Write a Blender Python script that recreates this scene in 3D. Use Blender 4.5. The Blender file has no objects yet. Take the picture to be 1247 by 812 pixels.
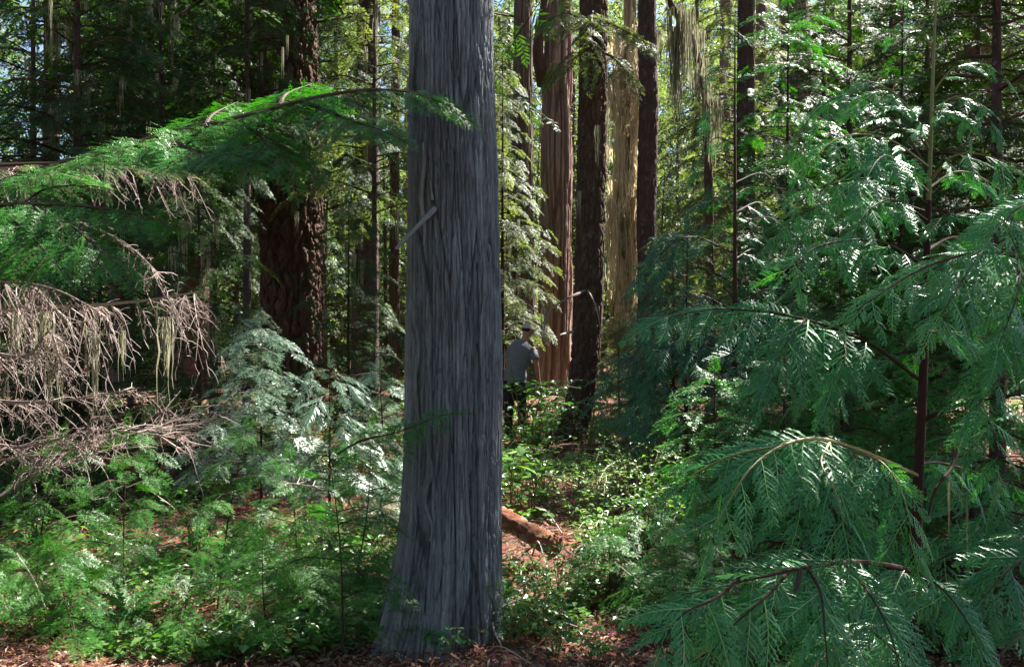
import bpy, math, random
import numpy as np
from mathutils import Vector, Matrix

R_ = math.radians
rng = np.random.default_rng(11)
random.seed(11)
scene = bpy.context.scene
COL = scene.collection
FPX, CX, CY, CAMZ = 1080.0, 623.5, 404.0, 1.5


def P(px, py, Y):
    """a point at depth Y (metres from the camera) seen at photo pixel px, py"""
    return np.array([(px - CX) / FPX * Y, Y, CAMZ - (py - CY) / FPX * Y])


def gz(x, y):
    a = np.clip((y - 2.0) / 6.0, 0, 1)
    h = 0.05 * np.sin(x * 1.3 + 0.4) * np.cos(y * 0.9 + 1.0) + 0.03 * np.sin(x * 2.9 + y * 2.1) + 0.06 * np.sin(x * 0.37 - y * 0.29 + 2)
    far = np.clip((y - 16.0) / 30.0, 0, 1)
    return h * (0.4 + 0.6 * a) + 0.5 * far * far


def nrm(v):
    v = np.asarray(v, float)
    return v / np.maximum(np.linalg.norm(v, axis=-1, keepdims=True), 1e-9)


SUN_AZ, SUN_EL = R_(50), R_(52)
SUN = np.array([math.sin(SUN_AZ) * math.cos(SUN_EL), math.cos(SUN_AZ) * math.cos(SUN_EL), math.sin(SUN_EL)])

# ------------------------------------------------------------------ materials
MATS = {}


def new_mat(name):
    m = bpy.data.materials.new(name)
    m.use_nodes = True
    nt = m.node_tree
    nt.nodes.clear()
    out = nt.nodes.new('ShaderNodeOutputMaterial')
    MATS[name] = m
    return m, nt, out


def N(nt, t, **kw):
    n = nt.nodes.new(t)
    for k, v in kw.items():
        if k in n.inputs.keys():
            n.inputs[k].default_value = v
        else:
            setattr(n, k, v)
    return n


def ramp(nt, fac, stops):
    r = nt.nodes.new('ShaderNodeValToRGB')
    el = r.color_ramp.elements
    while len(el) < len(stops):
        el.new(0.5)
    for e, (p, c) in zip(el, stops):
        e.position = p
        e.color = (*c, 1)
    nt.links.new(fac, r.inputs['Fac'])
    return r.outputs['Color']


def leaf_mat(name, stops, rough=0.45, trans=0.35, tcol=(1.5, 1.7, 0.5), spec=0.5):
    m, nt, out = new_mat(name)
    at = N(nt, 'ShaderNodeAttribute', attribute_name='v')
    oi = N(nt, 'ShaderNodeObjectInfo')
    tc = N(nt, 'ShaderNodeTexCoord')
    no = N(nt, 'ShaderNodeTexNoise', Scale=1.7, Detail=2.0)
    nt.links.new(tc.outputs['Object'], no.inputs['Vector'])
    ma = N(nt, 'ShaderNodeMath', operation='MULTIPLY_ADD')
    nt.links.new(no.outputs['Fac'], ma.inputs[0])
    ma.inputs[1].default_value = 0.5
    ma2 = N(nt, 'ShaderNodeMath', operation='MULTIPLY_ADD')
    nt.links.new(oi.outputs['Random'], ma2.inputs[0])
    ma2.inputs[1].default_value = 0.2
    ma2.inputs[2].default_value = -0.35
    nt.links.new(ma2.outputs[0], ma.inputs[2])
    ad = N(nt, 'ShaderNodeMath', operation='ADD', use_clamp=True)
    nt.links.new(at.outputs['Fac'], ad.inputs[0])
    nt.links.new(ma.outputs[0], ad.inputs[1])
    col = ramp(nt, ad.outputs[0], stops)
    pb = N(nt, 'ShaderNodeBsdfPrincipled', Roughness=rough)
    pb.inputs['Specular IOR Level'].default_value = spec
    nt.links.new(col, pb.inputs['Base Color'])
    tr = N(nt, 'ShaderNodeBsdfTranslucent')
    mx = N(nt, 'ShaderNodeMix', data_type='RGBA', blend_type='MULTIPLY')
    mx.inputs[0].default_value = 1
    nt.links.new(col, mx.inputs[6])
    mx.inputs[7].default_value = (*tcol, 1)
    nt.links.new(mx.outputs[2], tr.inputs['Color'])
    ms = N(nt, 'ShaderNodeMixShader')
    ms.inputs[0].default_value = trans
    nt.links.new(pb.outputs[0], ms.inputs[1])
    nt.links.new(tr.outputs[0], ms.inputs[2])
    nt.links.new(ms.outputs[0], out.inputs['Surface'])
    return m


def bark_mat(name, stops, scale=(9, 9, 1.6), fine=(60, 60, 5), rough=0.9, bump=0.6, dist=0.02, spots=None, vmul=0.28):
    m, nt, out = new_mat(name)
    tc = N(nt, 'ShaderNodeTexCoord')
    mp = N(nt, 'ShaderNodeMapping')
    mp.inputs['Scale'].default_value = scale
    nt.links.new(tc.outputs['Object'], mp.inputs['Vector'])
    n1 = N(nt, 'ShaderNodeTexNoise', Scale=1.0, Detail=6.0, Roughness=0.65)
    nt.links.new(mp.outputs[0], n1.inputs['Vector'])
    mp2 = N(nt, 'ShaderNodeMapping')
    mp2.inputs['Scale'].default_value = fine
    nt.links.new(tc.outputs['Object'], mp2.inputs['Vector'])
    n2 = N(nt, 'ShaderNodeTexNoise', Scale=1.0, Detail=5.0, Roughness=0.7, Distortion=0.4)
    nt.links.new(mp2.outputs[0], n2.inputs['Vector'])
    mm = N(nt, 'ShaderNodeMix', data_type='FLOAT')
    mm.inputs[0].default_value = 0.45
    nt.links.new(n1.outputs['Fac'], mm.inputs[2])
    nt.links.new(n2.outputs['Fac'], mm.inputs[3])
    at = N(nt, 'ShaderNodeAttribute', attribute_name='v')
    ad = N(nt, 'ShaderNodeMath', operation='MULTIPLY_ADD', use_clamp=True)
    nt.links.new(at.outputs['Fac'], ad.inputs[0])
    ad.inputs[1].default_value = vmul
    sb = N(nt, 'ShaderNodeMath', operation='SUBTRACT')
    nt.links.new(mm.outputs[0], sb.inputs[0])
    sb.inputs[1].default_value = vmul * .5
    nt.links.new(sb.outputs[0], ad.inputs[2])
    col = ramp(nt, ad.outputs[0], stops)
    if spots:
        n3 = N(nt, 'ShaderNodeTexNoise', Scale=spots[0], Detail=6.0, Roughness=0.7)
        nt.links.new(tc.outputs['Object'], n3.inputs['Vector'])
        f = N(nt, 'ShaderNodeMapRange', clamp=True)
        f.inputs[1].default_value = spots[1]
        f.inputs[2].default_value = spots[1] + (0.08 if spots[0] > 5 else 0.22)
        f.inputs[4].default_value = spots[3]
        nt.links.new(n3.outputs['Fac'], f.inputs[0])
        mx = N(nt, 'ShaderNodeMix', data_type='RGBA')
        nt.links.new(f.outputs[0], mx.inputs[0])
        nt.links.new(col, mx.inputs[6])
        mx.inputs[7].default_value = (*spots[2], 1)
        col = mx.outputs[2]
    bp = N(nt, 'ShaderNodeBump', Strength=bump, Distance=dist)
    nt.links.new(n2.outputs['Fac'], bp.inputs['Height'])
    pb = N(nt, 'ShaderNodeBsdfPrincipled', Roughness=rough)
    pb.inputs['Specular IOR Level'].default_value = 0.25
    nt.links.new(col, pb.inputs['Base Color'])
    nt.links.new(bp.outputs[0], pb.inputs['Normal'])
    nt.links.new(pb.outputs[0], out.inputs['Surface'])
    return m


leaf_mat('cedar_leaf', [(0.0, (0.024, 0.12, 0.038)), (0.45, (0.045, 0.21, 0.062)), (0.8, (0.10, 0.31, 0.075)), (1.0, (0.20, 0.37, 0.085))], rough=0.35, trans=0.28, tcol=(1.2, 1.7, 0.5), spec=0.55)
leaf_mat('sun_whitened_needle', [(0.0, (0.08, 0.16, 0.09)), (0.5, (0.17, 0.28, 0.19)), (1.0, (0.34, 0.44, 0.34))], rough=0.32, trans=0.25, tcol=(1.1, 1.2, 0.8), spec=0.7)  # sunlit whitening of the left saplings is put into this needle colour
leaf_mat('sun_paled_leaf', [(0.0, (0.09, 0.19, 0.07)), (0.5, (0.17, 0.28, 0.12)), (1.0, (0.30, 0.40, 0.20))], rough=0.3, trans=0.35, tcol=(1.3, 1.4, 0.6), spec=0.6)  # sunlit paleness of the shrubs is painted into the leaf colour
leaf_mat('cedar_leaf_bluish', [(0.0, (0.018, 0.075, 0.040)), (0.5, (0.03, 0.12, 0.06)), (1.0, (0.07, 0.19, 0.08))], rough=0.45, trans=0.2, tcol=(1.1, 1.5, 0.8), spec=0.45)
leaf_mat('hemlock_needle', [(0.0, (0.024, 0.10, 0.012)), (0.5, (0.042, 0.185, 0.022)), (0.85, (0.09, 0.27, 0.03)), (1.0, (0.16, 0.33, 0.045))], rough=0.42, trans=0.35, tcol=(1.3, 1.7, 0.4), spec=0.45)
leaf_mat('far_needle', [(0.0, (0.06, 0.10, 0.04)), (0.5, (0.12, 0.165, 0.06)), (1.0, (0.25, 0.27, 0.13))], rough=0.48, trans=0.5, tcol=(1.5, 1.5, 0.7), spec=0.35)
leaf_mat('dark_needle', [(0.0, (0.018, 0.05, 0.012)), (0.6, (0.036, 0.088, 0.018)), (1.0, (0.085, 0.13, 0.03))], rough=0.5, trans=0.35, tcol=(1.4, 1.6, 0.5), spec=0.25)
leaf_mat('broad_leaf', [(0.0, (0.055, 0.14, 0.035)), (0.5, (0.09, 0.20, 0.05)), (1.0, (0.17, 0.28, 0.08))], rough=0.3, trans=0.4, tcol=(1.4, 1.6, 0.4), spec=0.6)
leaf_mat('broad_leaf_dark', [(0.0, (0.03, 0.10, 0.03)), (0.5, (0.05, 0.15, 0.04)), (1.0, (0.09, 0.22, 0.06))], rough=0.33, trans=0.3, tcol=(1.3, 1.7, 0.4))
leaf_mat('lichen', [(0.0, (0.19, 0.18, 0.12)), (0.5, (0.33, 0.32, 0.24)), (1.0, (0.50, 0.49, 0.40))], rough=0.9, trans=0.35, tcol=(1.03, 1.02, 0.86), spec=0.1)
leaf_mat('old_bark_moss', [(0.0, (0.32, 0.27, 0.18)), (0.5, (0.54, 0.48, 0.36)), (1.0, (0.70, 0.64, 0.52))], rough=0.9, trans=0.5, tcol=(1.12, 1.06, 0.85), spec=0.1)
leaf_mat('litter', [(0.0, (0.10, 0.045, 0.028)), (0.35, (0.20, 0.085, 0.05)), (0.7, (0.33, 0.17, 0.11)), (1.0, (0.5, 0.36, 0.26))], rough=0.75, trans=0.1, tcol=(1.1, 0.8, 0.5), spec=0.2)
leaf_mat('dead_twig', [(0.0, (0.11, 0.075, 0.064)), (0.5, (0.24, 0.18, 0.16)), (1.0, (0.44, 0.36, 0.33))], rough=0.8, trans=0.0, spec=0.2)
leaf_mat('litter_twig', [(0.0, (0.06, 0.035, 0.025)), (0.5, (0.16, 0.10, 0.08)), (1.0, (0.34, 0.26, 0.22))], rough=0.8, trans=0.0, spec=0.2)
leaf_mat('green_twig', [(0.0, (0.06, 0.05, 0.02)), (0.5, (0.12, 0.12, 0.03)), (1.0, (0.18, 0.17, 0.04))], rough=0.5, trans=0.0)
leaf_mat('brown_twig', [(0.0, (0.03, 0.016, 0.011)), (0.5, (0.06, 0.03, 0.02)), (1.0, (0.11, 0.06, 0.04))], rough=0.75, trans=0.0, spec=0.3)
bark_mat('cedar_bark_grey', [(0.18, (0.03, 0.024, 0.024)), (0.38, (0.125, 0.135, 0.145)), (0.56, (0.25, 0.275, 0.30)), (0.85, (0.48, 0.50, 0.52))], scale=(46, 46, 2.4), fine=(120, 120, 4), bump=1.0, dist=0.025, vmul=.36, spots=(2.2, .47, (0.125, 0.098, 0.088), .6))
bark_mat('cedar_bark_red', [(0.1, (0.12, 0.06, 0.047)), (0.5, (0.36, 0.215, 0.178)), (0.9, (0.52, 0.38, 0.33))], scale=(11, 11, 0.6), fine=(60, 60, 3), bump=0.7, dist=0.03, vmul=.55)
bark_mat('fir_bark', [(0.1, (0.035, 0.021, 0.015)), (0.5, (0.115, 0.067, 0.047)), (0.9, (0.25, 0.17, 0.13))], scale=(7, 7, 3), fine=(28, 28, 9), bump=1.0, dist=0.06)
bark_mat('fir_bark_dark', [(0.1, (0.03, 0.018, 0.013)), (0.5, (0.105, 0.062, 0.044)), (0.9, (0.24, 0.17, 0.12))], scale=(12, 12, 6), fine=(50, 50, 30), bump=1.0, dist=0.03, spots=(16, 0.58, (0.25, 0.23, 0.18), 0.6))
bark_mat('hemlock_bark', [(0.1, (0.035, 0.022, 0.022)), (0.5, (0.095, 0.062, 0.06)), (0.9, (0.2, 0.15, 0.14))], scale=(14, 14, 8), fine=(50, 50, 35), bump=1.0, dist=0.03, spots=(12, 0.6, (0.3, 0.28, 0.25), 0.6))
bark_mat('far_bark', [(0.1, (0.06, 0.04, 0.03)), (0.5, (0.15, 0.11, 0.09)), (0.9, (0.28, 0.22, 0.18))], scale=(9, 9, 1), fine=(30, 30, 4), bump=0.8, dist=0.04)
bark_mat('mossy_bark', [(0.15, (0.15, 0.11, 0.06)), (0.5, (0.38, 0.31, 0.19)), (0.9, (0.6, 0.52, 0.36))], scale=(7, 7, 0.9), fine=(20, 20, 2.2), bump=1.0, dist=0.06)
bark_mat('sapling_bark', [(0.1, (0.022, 0.011, 0.009)), (0.5, (0.05, 0.022, 0.017)), (0.9, (0.10, 0.05, 0.04))], scale=(40, 40, 8), fine=(160, 160, 20), bump=0.6, dist=0.004)
bark_mat('log_bark', [(0.15, (0.12, 0.04, 0.02)), (0.42, (0.25, 0.095, 0.048)), (0.56, (0.33, 0.17, 0.11)), (0.64, (0.27, 0.22, 0.19)), (0.9, (0.5, 0.45, 0.42))], scale=(24, 24, 24), fine=(90, 90, 90), bump=1.0, dist=0.02, vmul=.4)
bark_mat('bleached_wood', [(0.1, (0.24, 0.19, 0.16)), (0.5, (0.42, 0.36, 0.32)), (0.9, (0.6, 0.54, 0.5))], scale=(20, 20, 20), fine=(120, 120, 30), bump=0.4, dist=0.004)
bark_mat('grey_twig', [(0.1, (0.12, 0.115, 0.12)), (0.5, (0.22, 0.22, 0.235)), (0.9, (0.34, 0.34, 0.36))], scale=(20, 20, 20), fine=(120, 120, 30), bump=0.4, dist=0.004)


def ground_mat():
    m, nt, out = new_mat('litter_ground')
    tc = N(nt, 'ShaderNodeTexCoord')
    n1 = N(nt, 'ShaderNodeTexNoise', Scale=1.3, Detail=6.0, Roughness=0.6)
    n2 = N(nt, 'ShaderNodeTexNoise', Scale=45.0, Detail=6.0, Roughness=0.75)
    v = N(nt, 'ShaderNodeTexVoronoi', Scale=38.0)
    for n in (n1, n2, v):
        nt.links.new(tc.outputs['Object'], n.inputs['Vector'])
    a = N(nt, 'ShaderNodeMix', data_type='FLOAT')
    a.inputs[0].default_value = 0.65
    nt.links.new(n1.outputs['Fac'], a.inputs[2])
    nt.links.new(n2.outputs['Fac'], a.inputs[3])
    c = ramp(nt, a.outputs[0], [(0.3, (0.035, 0.02, 0.015)), (0.48, (0.13, 0.06, 0.04)), (0.6, (0.22, 0.11, 0.075)), (0.75, (0.34, 0.2, 0.15))])
    mx = N(nt, 'ShaderNodeMix', data_type='RGBA', blend_type='SOFT_LIGHT')
    mx.inputs[0].default_value = 0.5
    nt.links.new(c, mx.inputs[6])
    nt.links.new(v.outputs['Color'], mx.inputs[7])
    bp = N(nt, 'ShaderNodeBump', Strength=0.9, Distance=0.03)
    nt.links.new(n2.outputs['Fac'], bp.inputs['Height'])
    pb = N(nt, 'ShaderNodeBsdfPrincipled', Roughness=0.9)
    pb.inputs['Specular IOR Level'].default_value = 0.2
    nt.links.new(mx.outputs[2], pb.inputs['Base Color'])
    nt.links.new(bp.outputs[0], pb.inputs['Normal'])
    nt.links.new(pb.outputs[0], out.inputs['Surface'])


ground_mat()


def flat_mat(name, c, rough=0.8, var=0.15, sc=30):
    m, nt, out = new_mat(name)
    tc = N(nt, 'ShaderNodeTexCoord')
    n1 = N(nt, 'ShaderNodeTexNoise', Scale=sc, Detail=4.0)
    nt.links.new(tc.outputs['Object'], n1.inputs['Vector'])
    c = np.array(c)
    col = ramp(nt, n1.outputs['Fac'], [(0.3, tuple(c * (1 - var))), (0.7, tuple(c * (1 + var)))])
    pb = N(nt, 'ShaderNodeBsdfPrincipled', Roughness=rough)
    pb.inputs['Specular IOR Level'].default_value = 0.3
    nt.links.new(col, pb.inputs['Base Color'])
    nt.links.new(pb.outputs[0], out.inputs['Surface'])


flat_mat('skin', (0.46, 0.22, 0.15), 0.6, 0.1)
flat_mat('shirt_cloth', (0.17, 0.175, 0.19), 0.9, 0.08, 12)
flat_mat('trouser_cloth', (0.018, 0.018, 0.022), 0.9, 0.2, 12)
flat_mat('cap_cloth', (0.50, 0.44, 0.36), 0.9, 0.1, 12)
flat_mat('hair_dark', (0.02, 0.014, 0.011), 0.6, 0.3, 60)
flat_mat('boot_leather', (0.05, 0.03, 0.02), 0.6, 0.3, 60)

# ------------------------------------------------------------------ mesh builder


class MB:
    def __init__(s):
        s.V, s.T, s.Q, s.mt, s.mq, s.v, s.n = [], [], [], [], [], [], 0
        s.smooth = False

    def add(s, V, T=None, Q=None, mat=0, v=0.5):
        V = np.asarray(V, float).reshape(-1, 3)
        s.V.append(V)
        vv = np.empty(len(V)); vv[:] = v
        s.v.append(vv)
        if T is not None and len(T):
            T = np.asarray(T, int); s.T.append(T + s.n); s.mt.append(np.full(len(T), mat))
        if Q is not None and len(Q):
            Q = np.asarray(Q, int); s.Q.append(Q + s.n); s.mq.append(np.full(len(Q), mat))
        s.n += len(V)

    def inst(s, tp, M, pos, v=None, vamp=1.0):
        """M (n,3,3) columns = axes with scale, pos (n,3)"""
        n = len(pos)
        if n == 0:
            return
        V = np.einsum('nij,kj->nki', M, tp['V']) + pos[:, None, :]
        k = len(tp['V'])
        off = (np.arange(n) * k)[:, None, None]
        s.V.append(V.reshape(-1, 3))
        vv = np.repeat(tp['v'][None, :] * vamp, n, 0)
        if v is not None:
            vv = vv + np.asarray(v)[:, None]
        s.v.append(vv.reshape(-1))
        if len(tp['T']):
            s.T.append((tp['T'][None] + off).reshape(-1, 3) + s.n); s.mt.append(np.tile(tp['mt'], n))
        if len(tp['Q']):
            s.Q.append((tp['Q'][None] + off).reshape(-1, 4) + s.n); s.mq.append(np.tile(tp['mq'], n))
        s.n += n * k

    def template(s):
        c = lambda a, sh: np.concatenate(a) if a else np.zeros(sh, int)
        return dict(V=np.concatenate(s.V), v=np.concatenate(s.v), T=c(s.T, (0, 3)), Q=c(s.Q, (0, 4)), mt=c(s.mt, (0,)), mq=c(s.mq, (0,)))

    def mesh(s, name, mats, origin=(0, 0, 0)):
        t = s.template()
        me = bpy.data.meshes.new(name)
        V = t['V'] - np.asarray(origin, float)
        nt_, nq = len(t['T']), len(t['Q'])
        me.vertices.add(len(V))
        me.vertices.foreach_set('co', V.astype(np.float32).ravel())
        me.loops.add(nt_ * 3 + nq * 4)
        me.loops.foreach_set('vertex_index', np.concatenate([t['T'].ravel(), t['Q'].ravel()]).astype(np.int32))
        me.polygons.add(nt_ + nq)
        ls = np.concatenate([np.arange(nt_) * 3, nt_ * 3 + np.arange(nq) * 4]).astype(np.int32)
        me.polygons.foreach_set('loop_start', ls)
        me.polygons.foreach_set('material_index', np.concatenate([t['mt'], t['mq']]).astype(np.int32))
        me.polygons.foreach_set('use_smooth', np.full(nt_ + nq, s.smooth))
        for m in mats:
            me.materials.append(MATS[m])
        a = me.attributes.new('v', 'FLOAT', 'POINT')
        a.data.foreach_set('value', t['v'].astype(np.float32))
        me.update(calc_edges=True)
        return me

    def build(s, name, mats, parent=None, origin=None):
        """ONE mesh object; vertices are given in world space and stored relative to origin"""
        if s.n == 0:
            return None
        if isinstance(mats, str):
            mats = [mats]
        if origin is None:
            origin = ORIG.get(parent.name, (0, 0, 0)) if parent is not None else (0, 0, 0)
        o = bpy.data.objects.new(name, s.mesh(name, mats, origin))
        COL.objects.link(o)
        if parent is not None:
            o.parent = parent
            ORIG[o.name] = origin
        else:
            o.location = origin
            ORIG[o.name] = origin
        return o


ORIG = {}


def tag(o, label=None, cat=None, group=None, kind=None):
    if label: o['label'] = label
    if cat: o['category'] = cat
    if group: o['group'] = group
    if kind: o['kind'] = kind
    return o


def thing(name, loc, label, cat, group=None):
    o = bpy.data.objects.new(name, None)
    o.empty_display_size = 0.2
    COL.objects.link(o)
    o.location = loc
    ORIG[o.name] = tuple(loc)
    return tag(o, label, cat, group)


def copy_tree(o, parent=None):
    c = o.copy()
    COL.objects.link(c)
    if parent is not None:
        c.parent = parent
    for ch in list(o.children):
        copy_tree(ch, c)
    return c


# ------------------------------------------------------------------ shape helpers
def catmull(pts, n):
    pts = np.asarray(pts, float)
    if len(pts) == 2:
        t = np.linspace(0, 1, n)[:, None]
        return pts[0] * (1 - t) + pts[1] * t
    p = np.vstack([2 * pts[0] - pts[1], pts, 2 * pts[-1] - pts[-2]])
    m = len(pts) - 1
    out = []
    for u in np.linspace(0, m - 1e-6, n):
        i = int(u); t = u - i
        a, b, c, d = p[i], p[i + 1], p[i + 2], p[i + 3]
        out.append(0.5 * (2 * b + (c - a) * t + (2 * a - 5 * b + 4 * c - d) * t * t + (3 * b - a - 3 * c + d) * t ** 3))
    return np.array(out)


def tangents(path):
    return nrm(np.gradient(path, axis=0))


def tube(mb, path, rad, sides=6, mat=0, v=0.5, cap=False):
    path = np.asarray(path, float)
    n = len(path)
    rad = np.broadcast_to(np.asarray(rad, float), (n,))
    T = tangents(path)
    ref = np.array([0.0, 0, 1]) if abs(T[0][2]) < 0.8 else np.array([1.0, 0, 0])
    A = nrm(np.cross(T, ref)); B = np.cross(T, A)
    th = np.arange(sides) / sides * 2 * math.pi
    V = path[:, None, :] + rad[:, None, None] * (np.cos(th)[None, :, None] * A[:, None, :] + np.sin(th)[None, :, None] * B[:, None, :])
    i = np.arange(n - 1)[:, None]; j = np.arange(sides)[None, :]; jn = (j + 1) % sides
    Q = np.stack([i * sides + j, i * sides + jn, (i + 1) * sides + jn, (i + 1) * sides + j], -1).reshape(-1, 4)
    Tt = []
    V = V.reshape(-1, 3)
    if cap:
        k = len(V)
        V = np.vstack([V, path[:1], path[-1:]])
        for q in range(sides):
            Tt.append((k, (q + 1) % sides, q)); Tt.append((k + 1, (n - 1) * sides + q, (n - 1) * sides + (q + 1) % sides))
    mb.add(V, T=Tt, Q=Q, mat=mat, v=v)


def frames(xd, up, sc, jit=0.0):
    xd = np.asarray(xd, float); n = len(xd)
    x = nrm(xd)
    u = np.broadcast_to(np.asarray(up, float), (n, 3)) + rng.normal(0, 1, (n, 3)) * jit
    y = nrm(np.cross(u, x)); z = np.cross(x, y)
    return np.stack([x, y, z], -1) * np.asarray(sc, float).reshape(-1, 1, 1)


# ------------------------------------------------------------------ noise for bark
def vnoise(u, z, pu, seed):
    """value noise, periodic in u with integer period pu"""
    r = np.random.default_rng(seed).random((pu, 997))
    iu = np.floor(u).astype(int); iz = np.floor(z).astype(int)
    fu = u - iu; fz = z - iz
    fu = fu * fu * (3 - 2 * fu); fz = fz * fz * (3 - 2 * fz)
    g = lambda a, b: r[a % pu, b % 997]
    return (g(iu, iz) * (1 - fu) + g(iu + 1, iz) * fu) * (1 - fz) + (g(iu, iz + 1) * (1 - fu) + g(iu + 1, iz + 1) * fu) * fz


def cells(u, z, pu, seed):
    """F2-F1 of a jittered grid periodic in u, and the nearest cell's value"""
    r = np.random.default_rng(seed).random((pu, 997, 3))
    iu = np.floor(u).astype(int); iz = np.floor(z).astype(int)
    f1 = np.full(u.shape, 9.0); f2 = np.full(u.shape, 9.0); val = np.zeros(u.shape)
    for a in (-1, 0, 1):
        for b in (-1, 0, 1):
            q = r[(iu + a) % pu, (iz + b) % 997]
            d = np.hypot(iu + a + q[..., 0] - u, iz + b + q[..., 1] - z)
            c = d < f1
            f2 = np.where(c, f1, np.minimum(f2, d)); val = np.where(c, q[..., 2], val); f1 = np.where(c, d, f1)
    return f2 - f1, val


def sstep(a, b, x):
    t = np.clip((x - a) / (b - a), 0, 1)
    return t * t * (3 - 2 * t)


def trunk(mb, pts, rads, zs, nth, lay, seed, lobes=None, twist=0.0, wob=1.0):
    """bark-carved trunk. pts/rads: axis points and radii; zs: heights of rows (arc param);
    lay: list of (cells round, cell height m, depth m, edge) fissure layers"""
    pts = np.asarray(pts, float)
    zz = pts[:, 2]
    ax = np.stack([np.interp(zs, zz, pts[:, 0]), np.interp(zs, zz, pts[:, 1]), zs], -1)
    if len(pts) > 2:
        fine = catmull(pts, 60)
        o = np.argsort(fine[:, 2])
        ax[:, 0] = np.interp(zs, fine[o, 2], fine[o, 0]); ax[:, 1] = np.interp(zs, fine[o, 2], fine[o, 1])
    r0 = np.interp(zs, zz, rads)
    th = np.arange(nth) / nth * 2 * math.pi
    TH, Z = np.meshgrid(th, zs)
    U = TH / (2 * math.pi) + twist * (Z - zs[0])
    Rr = np.repeat(r0[:, None], nth, 1)
    if lobes:
        for (k, ph, amp, dec) in lobes:
            Rr = Rr + amp * np.exp(-(Z - zs[0]) / dec) * np.maximum(0, np.cos((TH - ph) * k)) ** 1.5
    Rr = Rr * (1 + 0.06 * (vnoise(U * 3, Z * 0.7, 3, seed + 50) - 0.5) + 0.05 * (vnoise(U * 7, Z * 1.1, 7, seed + 51) - 0.5))
    vv = np.full(TH.shape, 0.5)
    for i, (nu, ch, dep, edge) in enumerate(lay):
        w = vnoise(U * nu * 0.5 if nu % 2 == 0 else U * nu, Z / ch * 1.7, nu // 2 if nu % 2 == 0 else nu, seed + i * 7) - 0.5
        w2 = vnoise(U * nu, Z / ch * 5, nu, seed + i * 7 + 3) - 0.5
        d, val = cells(U * nu + wob * (w * 0.9 + w2 * 0.3), Z / ch + w * 0.5, nu, seed + i * 7 + 1)
        pr = sstep(0, edge, d)
        Rr = Rr + dep * (pr - 1) + dep * 0.4 * (val - 0.5)
        vv = vv + (0.5 / (i + 1)) * (pr - 0.8) + 0.45 / (i + 1) * (val - 0.5)
    Rr = Rr + 0.0025 * (vnoise(U * 160, Z * 9, 160, seed + 90) - 0.5)
    V = np.stack([ax[:, 0][:, None] + Rr * np.cos(TH), ax[:, 1][:, None] + Rr * np.sin(TH), Z], -1)
    n = len(zs)
    i = np.arange(n - 1)[:, None]; j = np.arange(nth)[None, :]; jn = (j + 1) % nth
    Q = np.stack([i * nth + j, i * nth + jn, (i + 1) * nth + jn, (i + 1) * nth + j], -1).reshape(-1, 4)
    mb.add(V.reshape(-1, 3), Q=Q, v=np.clip(vv, 0, 1.2).ravel())
    mb.smooth = True
    return ax


# ------------------------------------------------------------------ foliage templates
def blade(mb, p, d, n, L, w, curl=0.0, mat=0, v0=0.3, v1=0.6):
    """a flat pointed leaf strip: 1 quad + 1 tri"""
    d = nrm(d); s = nrm(np.cross(n, d)); dn = -nrm(n)
    m = p + d * L * 0.55 + dn * curl * L * 0.3
    t = p + d * L + dn * curl * L
    mb.add([p - s * w * 0.3, p + s * w * 0.3, m + s * w * 0.5, m - s * w * 0.5, t], T=[(3, 2, 4)], Q=[(0, 1, 2, 3)], mat=mat, v=[v0, v0, (v0 + v1) / 2, (v0 + v1) / 2, v1])


def cedar_frond(seed, npair=11, fork=True):
    """flat lacy cedar spray, unit length along +x, drooping at the tip; pinnae with short scale-leaf lobes, gaps between"""
    r = np.random.default_rng(seed)
    mb = MB()
    up = np.array([0, 0, 1.0])
    sw = r.normal(0, .09)
    ax = lambda t: np.array([t, 0.03 * math.sin(t * 4 + seed) + sw * t * t, -0.20 * t * t])
    path = np.array([ax(t) for t in np.linspace(0, 1, 6)])
    for a, b in zip(path[:-1], path[1:]):
        w = 0.009
        mb.add([a + [0, -w, .004], a + [0, w, .004], b + [0, w * .7, .004], b + [0, -w * .7, .004]], Q=[(0, 1, 2, 3)], mat=0, v=0.85)
    for i in range(npair * 2):
        t = 0.06 + 0.92 * (i / (npair * 2 - 1)) ** 0.95
        sd = 1 if i % 2 else -1
        if r.random() < .05: continue
        env = (0.22 + 0.9 * (1 - t)) * min(1, 0.5 + t * 3)
        L = 0.36 * env * r.uniform(0.65, 1.2) + 0.04
        ang = R_(r.uniform(42, 60) - 16 * t)
        d0 = np.array([math.cos(ang), sd * math.sin(ang), -0.06 - 0.25 * r.random()])
        d1 = nrm(d0 + np.array([.45, 0, -.25]))
        nn = nrm(up + np.array([0, sd * 0.25, 0]) + r.normal(0, .12, 3))
        p = ax(t)
        m = p + nrm(d0) * L * .5
        w = .0135
        s_ = nrm(np.cross(nn, d0))
        tip = m + d1 * L * .5
        mb.add([p - s_ * w * .7, p + s_ * w * .7, m + s_ * w, m - s_ * w, tip], T=[(3, 2, 4)], Q=[(0, 1, 2, 3)], v=[.2, .2, .4, .4, .85])
        if fork and L > 0.07:
            k = max(2, int(L / 0.036))
            for j in range(k):
                q = 0.14 + 0.78 * (j + r.uniform(.2, .8)) / k
                c = p + nrm(d0) * L * q if q < .5 else m + d1 * L * (q - .5)
                s2 = 1 if j % 2 else -1
                a2 = ang * (1 if q < .5 else .75) + s2 * R_(r.uniform(28, 44))
                d2 = np.array([math.cos(a2), sd * math.sin(a2), -0.3])
                blade(mb, c, d2, nn, (.065 * (1.2 - q) + 0.02 * r.random()) * (.6 + .4 * min(1, L / .25)), 0.0235, 0.2, v0=0.25, v1=0.8)
    blade(mb, ax(0.97), np.array([1, 0, -.3]), up, 0.08, 0.02, 0.2, v0=.4, v1=.9)
    return mb.template()


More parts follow.
